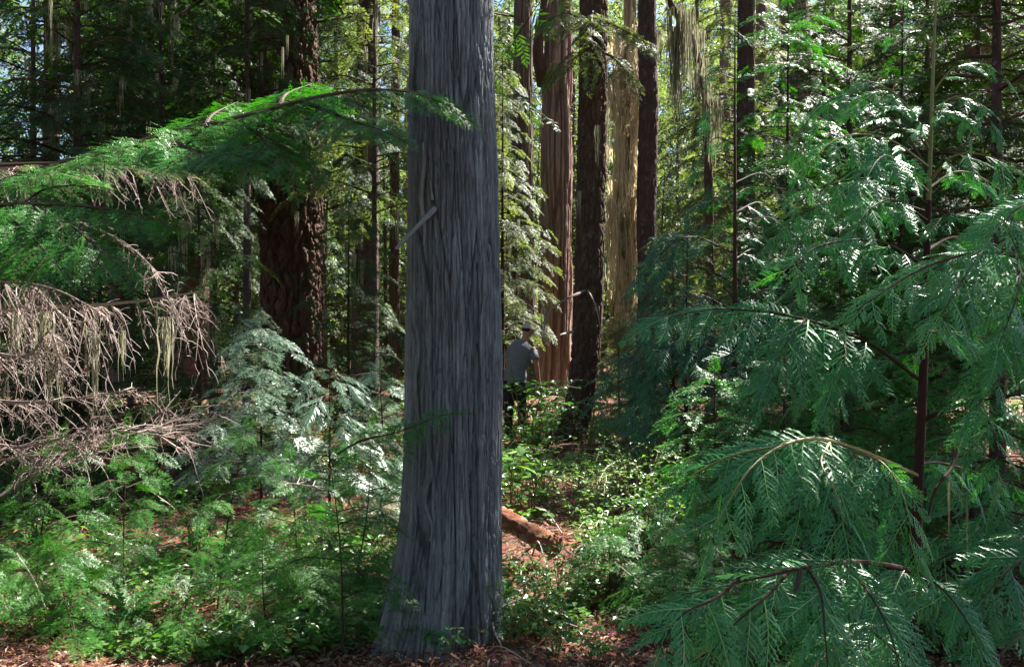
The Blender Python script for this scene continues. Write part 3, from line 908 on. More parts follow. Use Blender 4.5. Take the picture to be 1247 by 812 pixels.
for (name, nm, px, Y, prof, H, mat, label, cb, lmat) in [
    ('hemlock_tree', 'a', 445, 17, [(500, 445, 19), (400, 445, 17), (250, 446, 16), (100, 447, 14), (0, 448, 13)], 24, 'hemlock_bark', 'brown trunk lit down one side between the furrowed fir and the grey cedar', 7.5, 'dark_needle'),
    ('hemlock_tree', 'b', 480, 19, [(490, 480, 7), (400, 480, 6.5), (200, 481, 6), (0, 482, 5)], 16, 'fir_bark', 'thin reddish stem close beside the left edge of the grey cedar', 7.5, 'far_needle'),
    ('fir_tree', 'c', 926, 22, [(450, 924, 8), (200, 926, 7.5), (0, 927, 6.5)], 22, 'far_bark', 'thin dark stem standing left of the leaning grey trunk', 9, 'far_needle'),
    ('cedar_tree', 'd', 985, 24, [(470, 1000, 27), (250, 990, 22), (120, 978, 19), (0, 966, 17)], 26, 'far_bark', 'leaning greyish trunk with ribbed bark behind the saplings', 10, 'far_needle'),
    ('fir_tree', 'e', 1196, 20, [(470, 1200, 24), (200, 1197, 20), (0, 1193, 17)], 25, 'fir_bark_dark', 'dark thick trunk showing high behind the tall cedar sapling', 8.5, 'dark_needle'),
    ('fir_tree', 'f', 1148, 23, [(470, 1146, 9), (200, 1146, 7), (0, 1148, 6)], 20, 'far_bark', 'thin dark stem behind the green leader of the cedar sapling', 9, 'far_needle'),
    ('hemlock_tree', 'g', 150, 18, [(480, 150, 14), (250, 150, 12), (0, 152, 10)], 22, 'fir_bark_dark', 'dark narrow trunk in the shade above the left hemlock bough', 4.5, 'dark_needle'),
    ('hemlock_tree', 'h', 62, 21, [(480, 60, 12), (250, 62, 10), (0, 63, 9)], 22, 'fir_bark_dark', 'dark thin trunk in front of the bluish sky gaps', 5, 'dark_needle'),
    ('fir_tree', 'i', 236, 22, [(480, 234, 22), (250, 236, 20), (0, 240, 18)], 25, 'fir_bark_dark', 'broad shadowy trunk left of the furrowed fir', 5, 'dark_needle'),
    ('hemlock_tree', 'j', 882, 26, [(460, 882, 9), (200, 882, 8), (0, 884, 7)], 22, 'far_bark', 'pale thin trunk right of the lichen draped branch', 9, 'far_needle'),
]:
    t = tree_root(name, px, Y, label, 'tree')
    ax = simple_trunk(t, 'trunk', prof, Y, H, mat, 72, 90, [(11, .5, .02, .4)], 30 + ord(nm))
    filt_crown(t, ax, cb, H - 2, 34 if lmat == 'far_needle' else 60, 3.6 if lmat == 'far_needle' else 4.2, lmat, lich=.4 if lmat == 'far_needle' else .9, droop=.42)

# trees added for the shade of their unseen crowns over the view
for (name, x, Y, label, H, nb, Lm, zb) in [
    ('hemlock_tree', 6.6, 8.2, 'tall unseen hemlock added beside the cedar saplings for its shade', 20, 130, 4.8, 8.2),
    ('fir_tree', 5.8, 5.4, 'unseen fir added close beside the cedar saplings for its shade', 17, 110, 4.2, 6.9),
    ('hemlock_tree', 10.5, 12.5, 'tall unseen hemlock added right of the saplings for its shade', 22, 90, 4.6, 8.5),
    ('hemlock_tree', 4.6, 17.5, 'tall bare stemmed hemlock behind the bluish saplings, crown thickened for shade', 24, 90, 4.6, 9.0)]:
    t = thing(name, (x, Y, float(gz(x, Y)) - .03), label, 'tree')
    ax = ax_fn([(x, Y, -.1), (x + .1, Y, H)])
    b = MB()
    trunk(b, [(x, Y, -.1), (x + .05, Y, H / 2), (x + .1, Y, H)], [.2, .14, .03], np.linspace(-.1, H, 120), 60, [(13, .3, .014, .4)], 70 + int(Y))
    b.build('trunk', 'hemlock_bark', t)
    filt_crown(t, ax, zb, H - 1, nb, Lm, 'dark_needle', droop=.4, rows=2)

# ---- unseen boughs added overhead to throw shade on chosen spots
def shade(root, origin, spots, leaf='dark_needle'):
    f = MB(); w = f
    for (px, py, Y, r, h) in spots:
        c = P(px, py, Y)
        c = c + SUN * (h - c[2]) / SUN[2]
        o = np.array([origin[0], origin[1], h + .6])
        n = max(4, int(r * 13))
        e1 = nrm(np.cross(SUN, [0, 0, 1])); e2 = np.cross(e1, SUN)
        for i in range(n):
            a = rng.uniform(0, 6.28); rr = r * math.sqrt(rng.random())
            e = c + e1 * math.cos(a) * rr + e2 * math.sin(a) * rr
            d = nrm(e - o)
            s = e - d * r * 1.1
            bough(f, w, [o, (o + s) / 2 + [0, 0, .25], s, e + d * .2], HEM2, .62, .35, .2, .03, t0=max(.3, 1 - 2.2 * r / max(.5, np.linalg.norm(e - o))), filt='near', rows=2, jit=.25)
    f.build('added_shade_foliage', [leaf, 'brown_twig'], root)


for tr_, org, sp in [(TREES_BY['dark fir'], (1.15, 12.7), [(100, 620, 4.6, .8, 8.5), (250, 640, 4.7, .8, 8.2), (380, 650, 4.9, .6, 8.4), (60, 720, 4.3, .7, 8.8), (180, 770, 4.2, .6, 8.6), (350, 740, 4.3, .6, 8.0), (90, 290, 3.8, .6, 9.5), (260, 560, 5.0, .5, 8.8), (-30, 640, 4.5, .8, 9.0), (150, 600, 4.6, .7, 8.3), (320, 660, 4.7, .6, 8.6), (420, 680, 4.8, .5, 8.2), (130, 690, 4.4, .7, 9.2), (240, 720, 4.4, .6, 9.0), (860, 720, 3.0, .5, 6.5), (950, 640, 3.0, .4, 6.5)])]:
    shade(tr_, org, sp)

# ---- far wood: a few kinds of tree, copied
def far_tree(name, H, r0, nb, Lm, zb, lmat, bark, seed, s=(.95, .55), spacing=.4, lich=0.5):
    t = thing(name, (0, 0, 0), 'x', 'tree')
    b = MB()
    trunk(b, [(0, 0, -.4), (.1, 0, H * .5), (0, .1, H)], [r0 * 1.1, r0 * .75, .02], np.linspace(-.4, H, 90), 36, [(9, .6, .03, .4)], seed)
    b.build('trunk', bark, t)
    f, l = MB(), MB()
    w = f
    crown(f, w, ax_fn([(0, 0, 0), (0, 0, H)]), zb, H - .3, nb, Lm, HEM2, s[0], s[1], spacing, droop=.42, lich=l, nl=lich)
    f.build('crown', [lmat, 'brown_twig'], t)
    if l.n: l.build('lichen_fronds', 'lichen', t)
    return t


FT = [far_tree('hemlock_tree', 15, .24, 110, 2.9, .8, 'far_needle', 'far_bark', 91), far_tree('fir_tree', 17, .30, 115, 3.0, 1.2, 'far_needle', 'fir_bark_dark', 92),
      far_tree('hemlock_tree', 11, .12, 90, 2.4, .4, 'far_needle', 'far_bark', 93, s=(.8, .45), spacing=.33), far_tree('cedar_tree', 17, .36, 110, 3.0, 1.0, 'dark_needle', 'cedar_bark_red', 94),
      far_tree('hemlock_tree', 8, .08, 70, 2.0, .3, 'far_needle', 'far_bark', 95, s=(.65, .35), spacing=.26, lich=.1)]
used = set()
FAR_LABELS = {0: 'distant hemlock hung with pale lichen in the sunlit wood', 1: 'distant tall fir in the sunlit wood behind', 2: 'slender young hemlock in the bright wood behind', 3: 'distant cedar in the shadowed wood behind', 4: 'bushy young hemlock growing under the far trees'}
FAR_GROUPS = {0: 'distant hemlocks', 1: 'distant firs', 2: 'slender far hemlocks', 3: 'distant cedars', 4: 'bushy far hemlocks'}


def put(kind, px, Y, sc=1.0, label=None):
    H_, R_c = ((15, 2.4), (17, 2.5), (11, 1.9), (17, 2.5), (8, 1.6))[kind]
    if 0 < px < 115: sc *= .75
    for dx in (0, 45, -45, 90, -90, 140, -140, 200):
        x = (px + dx - CX) / FPX * Y
        ok = True
        for c_, r_ in LIT:
            if c_[1] < 10: continue
            tt = max(0.0, ((x - c_[0]) * math.sin(SUN_AZ) + (Y - c_[1]) * math.cos(SUN_AZ)))
            hh = c_[2] + tt * math.tan(SUN_EL)
            off = math.hypot(x - c_[0] - tt * math.sin(SUN_AZ), Y - c_[1] - tt * math.cos(SUN_AZ))
            if tt > 1.5 and hh < H_ * sc and off < R_c * sc * (1 - hh / (H_ * sc)) + .5: ok = False
        if ok: break
    o = FT[kind] if kind not in used else copy_tree(FT[kind])
    used.add(kind)
    o.location = (x, Y, float(gz(x, Y)))
    o.rotation_euler = (0, 0, random.uniform(0, 6.28))
    o.scale = (sc,) * 3
    o['label'] = label or FAR_LABELS[kind]
    o['group'] = FAR_GROUPS[kind]
    return o


FAR = [(2, 590, 27, .9), (4, 655, 30, 1), (0, 840, 30, 1), (2, 900, 29, 1), (4, 800, 27, .8), (4, 730, 33, 1), (1, 700, 38, 1), (0, 610, 36, 1), (3, 500, 34, 1), (0, 420, 29, .9), (4, 470, 25, .9), (2, 540, 31, 1), (1, 330, 30, 1), (0, 250, 31, 1),
       (3, 150, 28, 1), (1, 180, 34, 1), (3, -60, 22, 1), (0, 950, 33, 1), (1, 1010, 35, 1), (2, 1050, 26, 1), (3, 1100, 30, 1), (0, 1160, 27, 1), (2, 1220, 24, 1), (3, 1290, 27, 1), (4, 850, 24, .9), (4, 940, 26, 1), (4, 1000, 25, .8),
       (1, 780, 46, 1.1), (0, 860, 48, 1.1), (1, 560, 50, 1.1), (0, 640, 52, 1.1), (1, 440, 48, 1.1), (1, 930, 52, 1.1), (0, 1040, 48, 1.1), (1, 1140, 46, 1.1), (1, 1240, 44, 1.1), (0, 300, 44, 1.1), (0, 1330, 38, 1.1), (3, -110, 34, 1), (4, 400, 24, .8), (4, 200, 25, 1), (4, 60, 26, .9), (4, 610, 23, .9), (4, 690, 27, 1.1), (4, 760, 29, 1.1), (2, 820, 34, 1), (2, 720, 44, 1.2), (4, 880, 33, 1.2), (4, 970, 31, 1.2), (4, 1060, 32, 1.2), (4, 1130, 27, 1), (4, 1200, 30, 1.1), (4, 1260, 26, 1), (4, 520, 27, 1.1), (4, 340, 26, 1.1), (4, 280, 27, 1.1), (4, 120, 30, 1.1), (4, -20, 29, 1.1), (2, 380, 36, 1), (2, 260, 38, 1), (2, 660, 42, 1.1), (2, 980, 40, 1.1), (2, 1090, 40, 1.1), (2, 160, 42, 1.1)]
def far_wood():
    r = np.random.default_rng(31)
    n = 42000
    x = r.uniform(-62, 62, n); y = r.uniform(56, 84, n); z = 31 * r.random(n) ** 1.1
    d = vnoise(x * .25 + 40, y * .25 + z * .12, 400, 61)
    ppx = CX + x / y * FPX
    k = (d + .006 * (10 - z) > .36) & ~((ppx > -30) & (ppx < 112) & (z > 13) & (d < .72))
    p = np.stack([x, y, gz(x, y) + z - .3], -1)[k]
    a = r.uniform(0, 6.28, len(p))
    xd = np.stack([np.cos(a), np.sin(a), r.uniform(-.7, 0, len(p))], -1)
    M = frames(xd, (0, 0, 1), r.uniform(1.0, 2.2, len(p)), .3)
    ch = r.integers(0, 4, len(p)); b = MB()
    for c in range(4):
        b.inst(HEM2[c], M[ch == c], p[ch == c], r.normal(0, .15, (ch == c).sum()))
    o = b.build('far_forest', ['far_needle', 'brown_twig'])
    tag(o, 'hazy mass of sunlit forest foliage far behind the trunks', kind='stuff')


far_wood()
for kd, px, Y, sc in FAR:
    put(kd, px + random.uniform(-12, 12), Y, sc)

for kd, x_, y_ in [(1, 3.8, -5.5), (3, 7.0, -2.5), (1, 1.5, -11.0), (0, -3.5, -7.0), (1, -7.5, -1.5), (3, -6.8, 4.0), (1, -7.5, 8.0)]:  # trees added out of view to cut the sky light
    o = put(kd, 623, 5, 1.0, 'unseen forest tree added around the viewpoint to block sky light')
    o.location = (x_, y_, float(gz(x_, y_)))
    o['group'] = 'unseen sky blocking trees'
# ================================================================== UNDERSTORY
def sapling(name, px, Y, H, label, leafmat, tpls, n=30, L=.9, s=(.35, .2), spacing=.11, droop=.3, rise=.2, r0=.02, z0=.12, up=(0, -.25, 1), hang=.3, bark='sapling_bark', cat='sapling', group=None, lean=(0, 0), jit=.18, filt=None, prof=None, twig='brown_twig', x=None, rows=1, lich=0, az=None):
    xx = (px - CX) / FPX * Y if x is None else x
    g = float(gz(xx, Y))
    t = thing(name, (xx, Y, g - .03), label, cat, group)
    filt = ('near' if H > 3 else False) if filt is None else filt
    spts = catmull([(xx, Y, g - .05), (xx + lean[0] * .4 + rng.normal(0, .02), Y + lean[1] * .5, g + H * .5), (xx + lean[0], Y + lean[1], g + H)], 16)
    b = MB()
    tube(b, spts, np.linspace(r0, r0 * .15, 16), 7, v=.5)
    b.smooth = True
    b.build('stem', bark, t)
    f, l = MB(), MB()
    w = f
    ax = ax_fn(spts)
    for i in range(n):
        fr = z0 + (1 - z0) * (i + rng.random()) / n
        a = i * 2.399 + rng.normal(0, .4) if az is None else rng.uniform(*az)
        LL = L * (prof(fr) if prof else (1.05 - .8 * fr)) * rng.uniform(.7, 1.15)
        p0 = ax(g + H * fr * .985)
        h = np.array([math.cos(a), math.sin(a), 0])
        sv = np.array([-math.sin(a), math.cos(a), 0]) * rng.normal(0, .12) * LL
        bough(f, w, [p0, p0 + h * LL * .5 + sv + [0, 0, rise * LL * .5], p0 + h * LL + 2 * sv + [0, 0, (rise - droop) * LL]], tpls, s[0] * (1.1 - .4 * fr), s[1], spacing, r0 * .35 * LL / L + .002, hang=hang, up=up, jit=jit, npath=9, wsides=4, rows=rows, filt=filt)
    bough(f, w, [spts[-3], spts[-2], spts[-1]], tpls, s[0] * .5, s[1] * .7, spacing, r0 * .12, up=(0, -1, .4))
    if lich:
        for k in range(lich):
            a = rng.uniform(0, 6.28); q = rng.uniform(.3, .95)
            p = ax(g + H * q) + np.array([math.cos(a), math.sin(a), 0]) * L * rng.uniform(.1, .6) * (1.1 - q)
            l.inst(LICH[k % 4], frames([[1, 0, 0]], (0, 0, 1), [rng.uniform(.15, .4)]) * np.array([.7, .7, 1.4]), p[None], rng.normal(0, .15, 1))
        l.build('lichen_fronds', 'lichen', t)
    f.build('crown', [leafmat, twig], t)
    return t


# -- behind and right
sapling('cedar_sapling', 895, 8, 4.3, 'bluish green young cedar with long drooping boughs right of the slim dark trunk', 'cedar_leaf_bluish', CEDM, 60, 1.35, (.36, .22), .12, droop=.6, rise=.3, r0=.035, up=(0, -.6, .8), hang=.4, z0=.25)
sapling('hemlock_sapling', 960, 9.5, 5.0, 'layered young hemlock below the leaning grey trunk', 'hemlock_needle', HEM1, 60, 1.4, (.45, .24), .14, droop=.25, r0=.04, z0=.2)
sapling('hemlock_tree', 1035, 11.5, 8, 'dark slim hemlock whose bare stem shows above the saplings', 'dark_needle', HEM1, 56, 1.9, (.55, .3), .18, droop=.3, r0=.07, z0=.2, cat='tree', bark='hemlock_bark')
sapling('hemlock_tree', 1215, 7.5, 7, 'dark hemlock with wide level boughs behind the tall cedar sapling', 'dark_needle', HEM1, 66, 2.0, (.5, .28), .15, droop=.3, r0=.07, z0=.12, cat='tree', bark='hemlock_bark', hang=.2)
sapling('hemlock_sapling', 1100, 8.5, 4.6, 'mid green hemlock sapling in the shade behind the cedar leader', 'hemlock_needle', HEM1, 50, 1.3, (.42, .24), .14, droop=.3, r0=.04)
sapling('cedar_sapling', 838, 8.3, 2.5, 'bushy cedar sapling reaching left before the slim dark trunk', 'cedar_leaf_bluish', CEDM, 34, 1.15, (.36, .22), .12, droop=.45, rise=.35, r0=.025, up=(0, -.5, .8), hang=.4, z0=.2, az=(1.8, 5.2))
sapling('hemlock_sapling', 1020, 6, 2.3, 'low hemlock sapling filling the gap under the cedar branch', 'hemlock_needle', HEM1, 40, .95, (.34, .2), .12, droop=.25, r0=.02)
sapling('hemlock_sapling', 1185, 5.2, 2.0, 'shaded hemlock sapling between the two cedar sapling stems', 'hemlock_needle', HEM1, 36, .85, (.32, .18), .11, droop=.25, r0=.02)
sapling('hemlock_sapling', 955, 5.2, 1.35, 'small hemlock sapling among the litter below the bluish cedar', 'hemlock_needle', HEM1, 30, .75, (.28, .16), .1, droop=.2, r0=.016)
sapling('hemlock_sapling', 870, 6.4, 1.2, 'knee high hemlock seedling behind the big cedar fronds', 'hemlock_needle', HEM1, 28, .7, (.28, .16), .1, droop=.2, r0=.014)
sapling('hemlock_sapling', 790, 4.9, .5, 'low feathery hemlock seedling right of the leafy patch by the log', 'hemlock_needle', HEM0, 22, .5, (.22, .13), .08, droop=.2, r0=.01)
sapling('hemlock_sapling', 742, 4.7, .42, 'tiny hemlock seedling on the open litter right of the grey cedar', 'hemlock_needle', HEM0, 16, .38, (.18, .11), .07, droop=.2, r0=.008)
sapling('hemlock_sapling', 850, 4.2, .6, 'feathery hemlock seedling under the tip of the lowest cedar bough', 'hemlock_needle', HEM0, 22, .5, (.22, .13), .08, droop=.2, r0=.01)
sapling('cedar_sapling', 1250, 4.0, 1.75, 'dense cedar sapling at the edge behind the grey green lichen strands', 'cedar_leaf', CEDM, 34, .8, (.3, .18), .1, droop=.45, rise=.25, r0=.02, hang=.4, up=(0, -.5, .85))
sapling('cedar_sapling', 1010, 4.1, 1.0, 'short cedar sapling hidden behind the big drooping fronds', 'cedar_leaf', CEDM, 28, .75, (.3, .18), .1, droop=.45, rise=.25, r0=.018, hang=.4, up=(0, -.5, .85))
sapling('hemlock_sapling', 818, 12, 3.0, 'sunlit hemlock sapling beyond the slim dark trunk', 'far_needle', HEM1, 36, 1.3, (.45, .25), .15, droop=.25, r0=.03)
sapling('hemlock_sapling', 868, 15, 3.2, 'pale sunlit hemlock thicket far beyond the bluish cedar', 'far_needle', HEM1, 40, 1.7, (.5, .3), .16, droop=.25, r0=.035)
sapling('hemlock_sapling', 755, 17, 1.9, 'low sunlit sapling at the foot of the mossy golden tree', 'far_needle', HEM1, 30, 1.4, (.45, .25), .15, droop=.2, r0=.03)
sapling('hemlock_sapling', 612, 16, 6.5, 'yellow green hemlock right behind the grey cedar, left of the ribbed trunk', 'far_needle', HEM1, 60, .95, (.45, .26), .17, droop=.4, r0=.05, z0=.2, lich=20)
# -- left
sapling('hemlock_sapling', 318, 6.2, 1.62, 'sunlit pale layered hemlock sapling in front of the furrowed fir', 'sun_whitened_needle', HEM0, 32, .75, (.27, .15), .09, droop=.2, rise=.1, r0=.014, z0=.35)
sapling('cedar_sapling', 402, 6.1, 1.32, 'sun whitened cedar sapling left of the grey cedar trunk', 'sun_whitened_needle', CED, 26, .7, (.27, .16), .11, droop=.3, rise=.15, r0=.014, z0=.35)
sapling('hemlock_sapling', 462, 6.9, 1.3, 'bright sapling squeezed against the left side of the grey cedar', 'sun_whitened_needle', HEM0, 24, .6, (.26, .15), .1, droop=.25, r0=.014)
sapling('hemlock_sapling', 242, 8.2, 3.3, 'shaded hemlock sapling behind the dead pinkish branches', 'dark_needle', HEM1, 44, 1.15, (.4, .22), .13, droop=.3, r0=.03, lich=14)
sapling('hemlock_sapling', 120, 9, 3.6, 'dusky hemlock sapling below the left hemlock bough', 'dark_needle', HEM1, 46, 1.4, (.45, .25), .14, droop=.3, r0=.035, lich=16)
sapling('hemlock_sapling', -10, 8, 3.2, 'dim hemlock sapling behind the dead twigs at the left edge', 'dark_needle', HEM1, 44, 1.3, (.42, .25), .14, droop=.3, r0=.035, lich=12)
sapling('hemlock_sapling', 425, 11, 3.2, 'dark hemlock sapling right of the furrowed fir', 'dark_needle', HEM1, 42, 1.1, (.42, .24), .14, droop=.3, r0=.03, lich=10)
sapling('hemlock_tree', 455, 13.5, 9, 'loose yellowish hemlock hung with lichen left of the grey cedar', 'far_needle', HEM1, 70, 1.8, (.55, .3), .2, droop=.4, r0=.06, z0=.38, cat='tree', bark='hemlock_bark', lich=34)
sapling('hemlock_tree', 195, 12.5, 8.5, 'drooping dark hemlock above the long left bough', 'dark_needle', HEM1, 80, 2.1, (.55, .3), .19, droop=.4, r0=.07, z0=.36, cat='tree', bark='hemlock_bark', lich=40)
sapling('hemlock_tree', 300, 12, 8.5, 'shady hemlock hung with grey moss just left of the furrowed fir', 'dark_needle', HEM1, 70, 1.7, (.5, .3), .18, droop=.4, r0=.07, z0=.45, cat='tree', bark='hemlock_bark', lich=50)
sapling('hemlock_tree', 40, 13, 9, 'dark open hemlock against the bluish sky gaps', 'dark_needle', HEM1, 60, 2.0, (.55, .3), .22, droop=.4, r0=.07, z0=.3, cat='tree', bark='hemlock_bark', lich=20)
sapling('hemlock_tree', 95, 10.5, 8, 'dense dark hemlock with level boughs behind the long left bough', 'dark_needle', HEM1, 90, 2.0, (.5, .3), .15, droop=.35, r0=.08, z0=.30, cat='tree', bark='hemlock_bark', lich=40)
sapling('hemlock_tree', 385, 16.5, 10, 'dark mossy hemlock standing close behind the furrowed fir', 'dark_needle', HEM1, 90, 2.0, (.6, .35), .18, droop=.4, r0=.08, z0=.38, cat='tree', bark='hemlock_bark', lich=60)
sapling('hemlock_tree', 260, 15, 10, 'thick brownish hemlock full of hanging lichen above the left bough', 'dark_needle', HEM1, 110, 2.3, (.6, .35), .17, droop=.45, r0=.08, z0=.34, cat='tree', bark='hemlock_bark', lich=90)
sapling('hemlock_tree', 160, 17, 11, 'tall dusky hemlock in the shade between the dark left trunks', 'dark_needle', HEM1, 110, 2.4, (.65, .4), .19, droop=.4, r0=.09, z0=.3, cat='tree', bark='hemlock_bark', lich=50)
sapling('hemlock_tree', 1005, 14.5, 9, 'dark hemlock in front of the leaning greyish trunk', 'dark_needle', HEM1, 100, 2.0, (.58, .34), .18, droop=.35, r0=.08, z0=.2, cat='tree', bark='hemlock_bark', filt=False)
sapling('hemlock_tree', 900, 18, 10, 'soft grey green hemlock behind the bluish cedar', 'far_needle', HEM1, 100, 2.2, (.65, .36), .19, droop=.35, r0=.08, z0=.15, cat='tree', bark='hemlock_bark', lich=30, filt=False)
sapling('hemlock_tree', 1085, 17.5, 11, 'dense hemlock between the leaning greyish trunk and the tall cedar leader', 'dark_needle', HEM1, 110, 2.3, (.65, .38), .19, droop=.35, r0=.09, z0=.2, cat='tree', bark='hemlock_bark', filt=False)
sapling('hemlock_tree', 1190, 15, 10, 'dark hemlock crowding the thick dark trunk at the upper right', 'dark_needle', HEM1, 100, 2.2, (.62, .36), .18, droop=.35, r0=.09, z0=.2, cat='tree', bark='hemlock_bark', filt=False)
sapling('hemlock_tree', 590, 20, 9, 'pale lichen hung hemlock showing just right of the grey cedar', 'far_needle', HEM1, 80, 1.9, (.6, .34), .19, droop=.4, r0=.08, z0=.2, cat='tree', bark='hemlock_bark', lich=60, filt=False)
sapling('hemlock_tree', 325, 19, 12, 'dark tall hemlock behind the left flank of the furrowed fir', 'dark_needle', HEM1, 110, 2.4, (.65, .4), .19, droop=.4, r0=.09, z0=.25, cat='tree', bark='hemlock_bark', lich=70, filt=False)
sapling('hemlock_tree', 205, 20, 12, 'dark wide hemlock far back between the shadowy left trunks', 'dark_needle', HEM1, 120, 2.6, (.7, .42), .2, droop=.4, r0=.1, z0=.25, cat='tree', bark='hemlock_bark', lich=60, filt=False)
sapling('hemlock_tree', 1130, 13, 8, 'dark dense hemlock behind the top of the tall cedar sapling', 'dark_needle', HEM1, 90, 2.1, (.55, .32), .17, droop=.3, r0=.08, z0=.2, cat='tree', bark='hemlock_bark', hang=.2)
sapling('hemlock_tree', 1262, 10, 8, 'dark hemlock filling the upper right edge', 'dark_needle', HEM1, 90, 2.1, (.55, .32), .17, droop=.3, r0=.08, z0=.15, cat='tree', bark='hemlock_bark', hang=.2)
for px, Y, H, lab in [(40, 4.75, .95, 'shaded hemlock seedling at the lower left edge below the dead twigs'), (150, 4.6, 1.05, 'dark green hemlock seedling under the second dead branch'), (262, 4.8, 1.02, 'bushy hemlock seedling with fresh green tips left of centre'),
                      (360, 4.75, .86, 'feathery hemlock seedling over the reddish litter left of the grey cedar'), (428, 5.1, .95, 'bright tipped hemlock seedling close to the left flank of the grey cedar'), (215, 4.3, .55, 'small hemlock seedling between sunlit litter patches'),
                      (95, 4.2, .5, 'short hemlock seedling among the red litter at the lower left'), (330, 4.25, .5, 'small shaded hemlock seedling near the bare twig lying on litter'), (415, 4.4, .42, 'little hemlock seedling beside the leaning foot of the grey cedar'), (-20, 4.3, .7, 'hemlock seedling half cut off at the lower left edge')]:
    sapling('hemlock_seedling', px, Y, H, lab, 'hemlock_needle', HEM0, 19 if H > .6 else 12, .56 if H > .6 else .4, (.19, .11), .07, droop=.25, rise=.2, r0=.006, z0=.22, cat='seedling', jit=.35, lean=(random.uniform(-.2, .2), random.uniform(-.2, .1)))

# -- the hemlock outside the left edge whose boughs reach in
t = thing('hemlock_tree', (-3.0, 4.6, float(gz(-3, 4.6)) - .03), 'long level hemlock bough reaching from the left edge to the grey cedar', 'tree')
b = MB()
trunk(b, [(-3.0, 4.6, -.1), (-3.0, 4.6, 8), (-3, 4.6, 16)], [.16, .1, .02], np.linspace(-.1, 16, 160), 60, [(13, .25, .012, .4)], 201)
b.build('trunk', 'hemlock_bark', t)
def limb(root, poly, tpls, s0, s1, sp, r0, leaf, subs=(), name='bough', bark='brown_twig', **kw):
    f, w = MB(), MB()
    path = bough(f, w, [P(*q) for q in poly], tpls, s0, s1, sp, r0, npath=24, **kw)
    for q in subs:
        bough(f, w, [P(*u) for u in q], tpls, s0 * .9, s1, sp, r0 * .5, **{**kw, 't0': .1})
    o = w.build(name, bark, root)
    f.build('foliage', [leaf, bark], o)
    return o
limb(t, [(-160, 260, 4.6), (-20, 225, 4.4), (120, 182, 4.2), (280, 142, 4.0), (400, 112, 3.9), (480, 106, 3.85), (540, 120, 3.8)], HEM0, .34, .16, .032, .022, 'hemlock_needle', hang=.28, t0=.25, up=(0, -.25, 1), jit=.3,
     subs=[[(290, 142, 4.0), (320, 165, 3.8), (345, 200, 3.6)], [(370, 120, 3.9), (420, 140, 3.6), (450, 150, 3.4)], [(200, 165, 4.1), (240, 180, 3.8), (290, 185, 3.6)], [(340, 125, 3.95), (350, 110, 4.3), (380, 98, 4.6)], [(250, 150, 4.0), (260, 135, 4.4), (290, 120, 4.7)]])
limb(t, [(-160, 280, 4.6), (-30, 250, 4.1), (60, 245, 3.9), (140, 252, 3.8), (205, 268, 3.7)], HEM0, .27, .15, .035, .016, 'hemlock_needle', hang=.4, t0=.25, up=(0, -.3, 1), jit=.35,
     subs=[[(0, 250, 4.0), (40, 285, 3.7), (70, 320, 3.5)], [(60, 248, 3.9), (110, 290, 3.6), (150, 325, 3.4)], [(20, 248, 4.0), (60, 225, 4.1), (120, 222, 4.2)], [(-60, 255, 4.1), (-20, 295, 3.8), (20, 315, 3.6)]])
limb(t, [(-160, 215, 4.8), (-40, 200, 4.9), (60, 195, 4.9), (160, 198, 4.8), (235, 205, 4.7)], HEM0, .22, .12, .10, .016, 'far_needle', hang=.5, t0=.35)
b = MB()
for px, py, Y, s in [(62, -8, 6, .25), (345, 55, 5.2, .16), (350, 40, 5.2, .14), (450, 130, 4.0, .25), (462, 125, 4.2, .18), (200, 175, 4.6, .18), (440, 120, 4.1, .16)]:
    b.inst(LICH[random.randrange(4)], frames([[1, 0, 0]], (0, 0, 1), [s]) * np.array([.3, .3, 1.2]), P(px, py, Y)[None])
b.build('lichen_fronds', 'lichen', t)

# -- dead hemlock with pinkish bare twigs
def dead_limb(mb, poly, r0, n, L, hang, r1=.0029, v=None, ter=9, t0=.12, spread=1.0):
    path = catmull([P(*q) for q in poly], 22)
    tube(mb, path, np.linspace(r0, r0 * .25, 22), 6, v=.6)
    T = tangents(path)
    for i in range(n):
        k = int((t0 + (1 - t0) * rng.random()) * 20.9)
        p = path[k]
        sd = nrm(np.cross(T[k], [0, 0, 1])) * rng.choice([-1, 1]) * rng.uniform(.1, 1) * spread
        d = nrm(T[k] * rng.uniform(.1, .9) + sd + [0, 0, rng.normal(-hang, .35)])
        l = L * rng.uniform(.4, 1.2)
        p1 = p + d * l * .5 + [0, 0, .03 * l] + rng.normal(0, .02, 3); p2 = p + d * l + [0, 0, -.4 * hang * l] + rng.normal(0, .03, 3)
        tw = catmull([p, p1, p2], 7)
        vv = rng.uniform(.1, .9)
        tube(mb, tw, np.linspace(r1, r1 * .35, 7), 3, v=vv)
        TT = tangents(tw)
        for j in range(ter):
            q = rng.integers(1, 7)
            dd = nrm(TT[q] * .6 + rng.normal(0, .7, 3) + [0, 0, -hang * .6])
            l2 = l * rng.uniform(.12, .4)
            s0 = tw[q]
            tube(mb, catmull([s0, s0 + dd * l2 * .5 + rng.normal(0, .008, 3), s0 + dd * l2 + [0, 0, -.12 * l2]], 4), np.linspace(r1 * .55, r1 * .25, 4), 3, v=vv + rng.normal(0, .1))
    return path


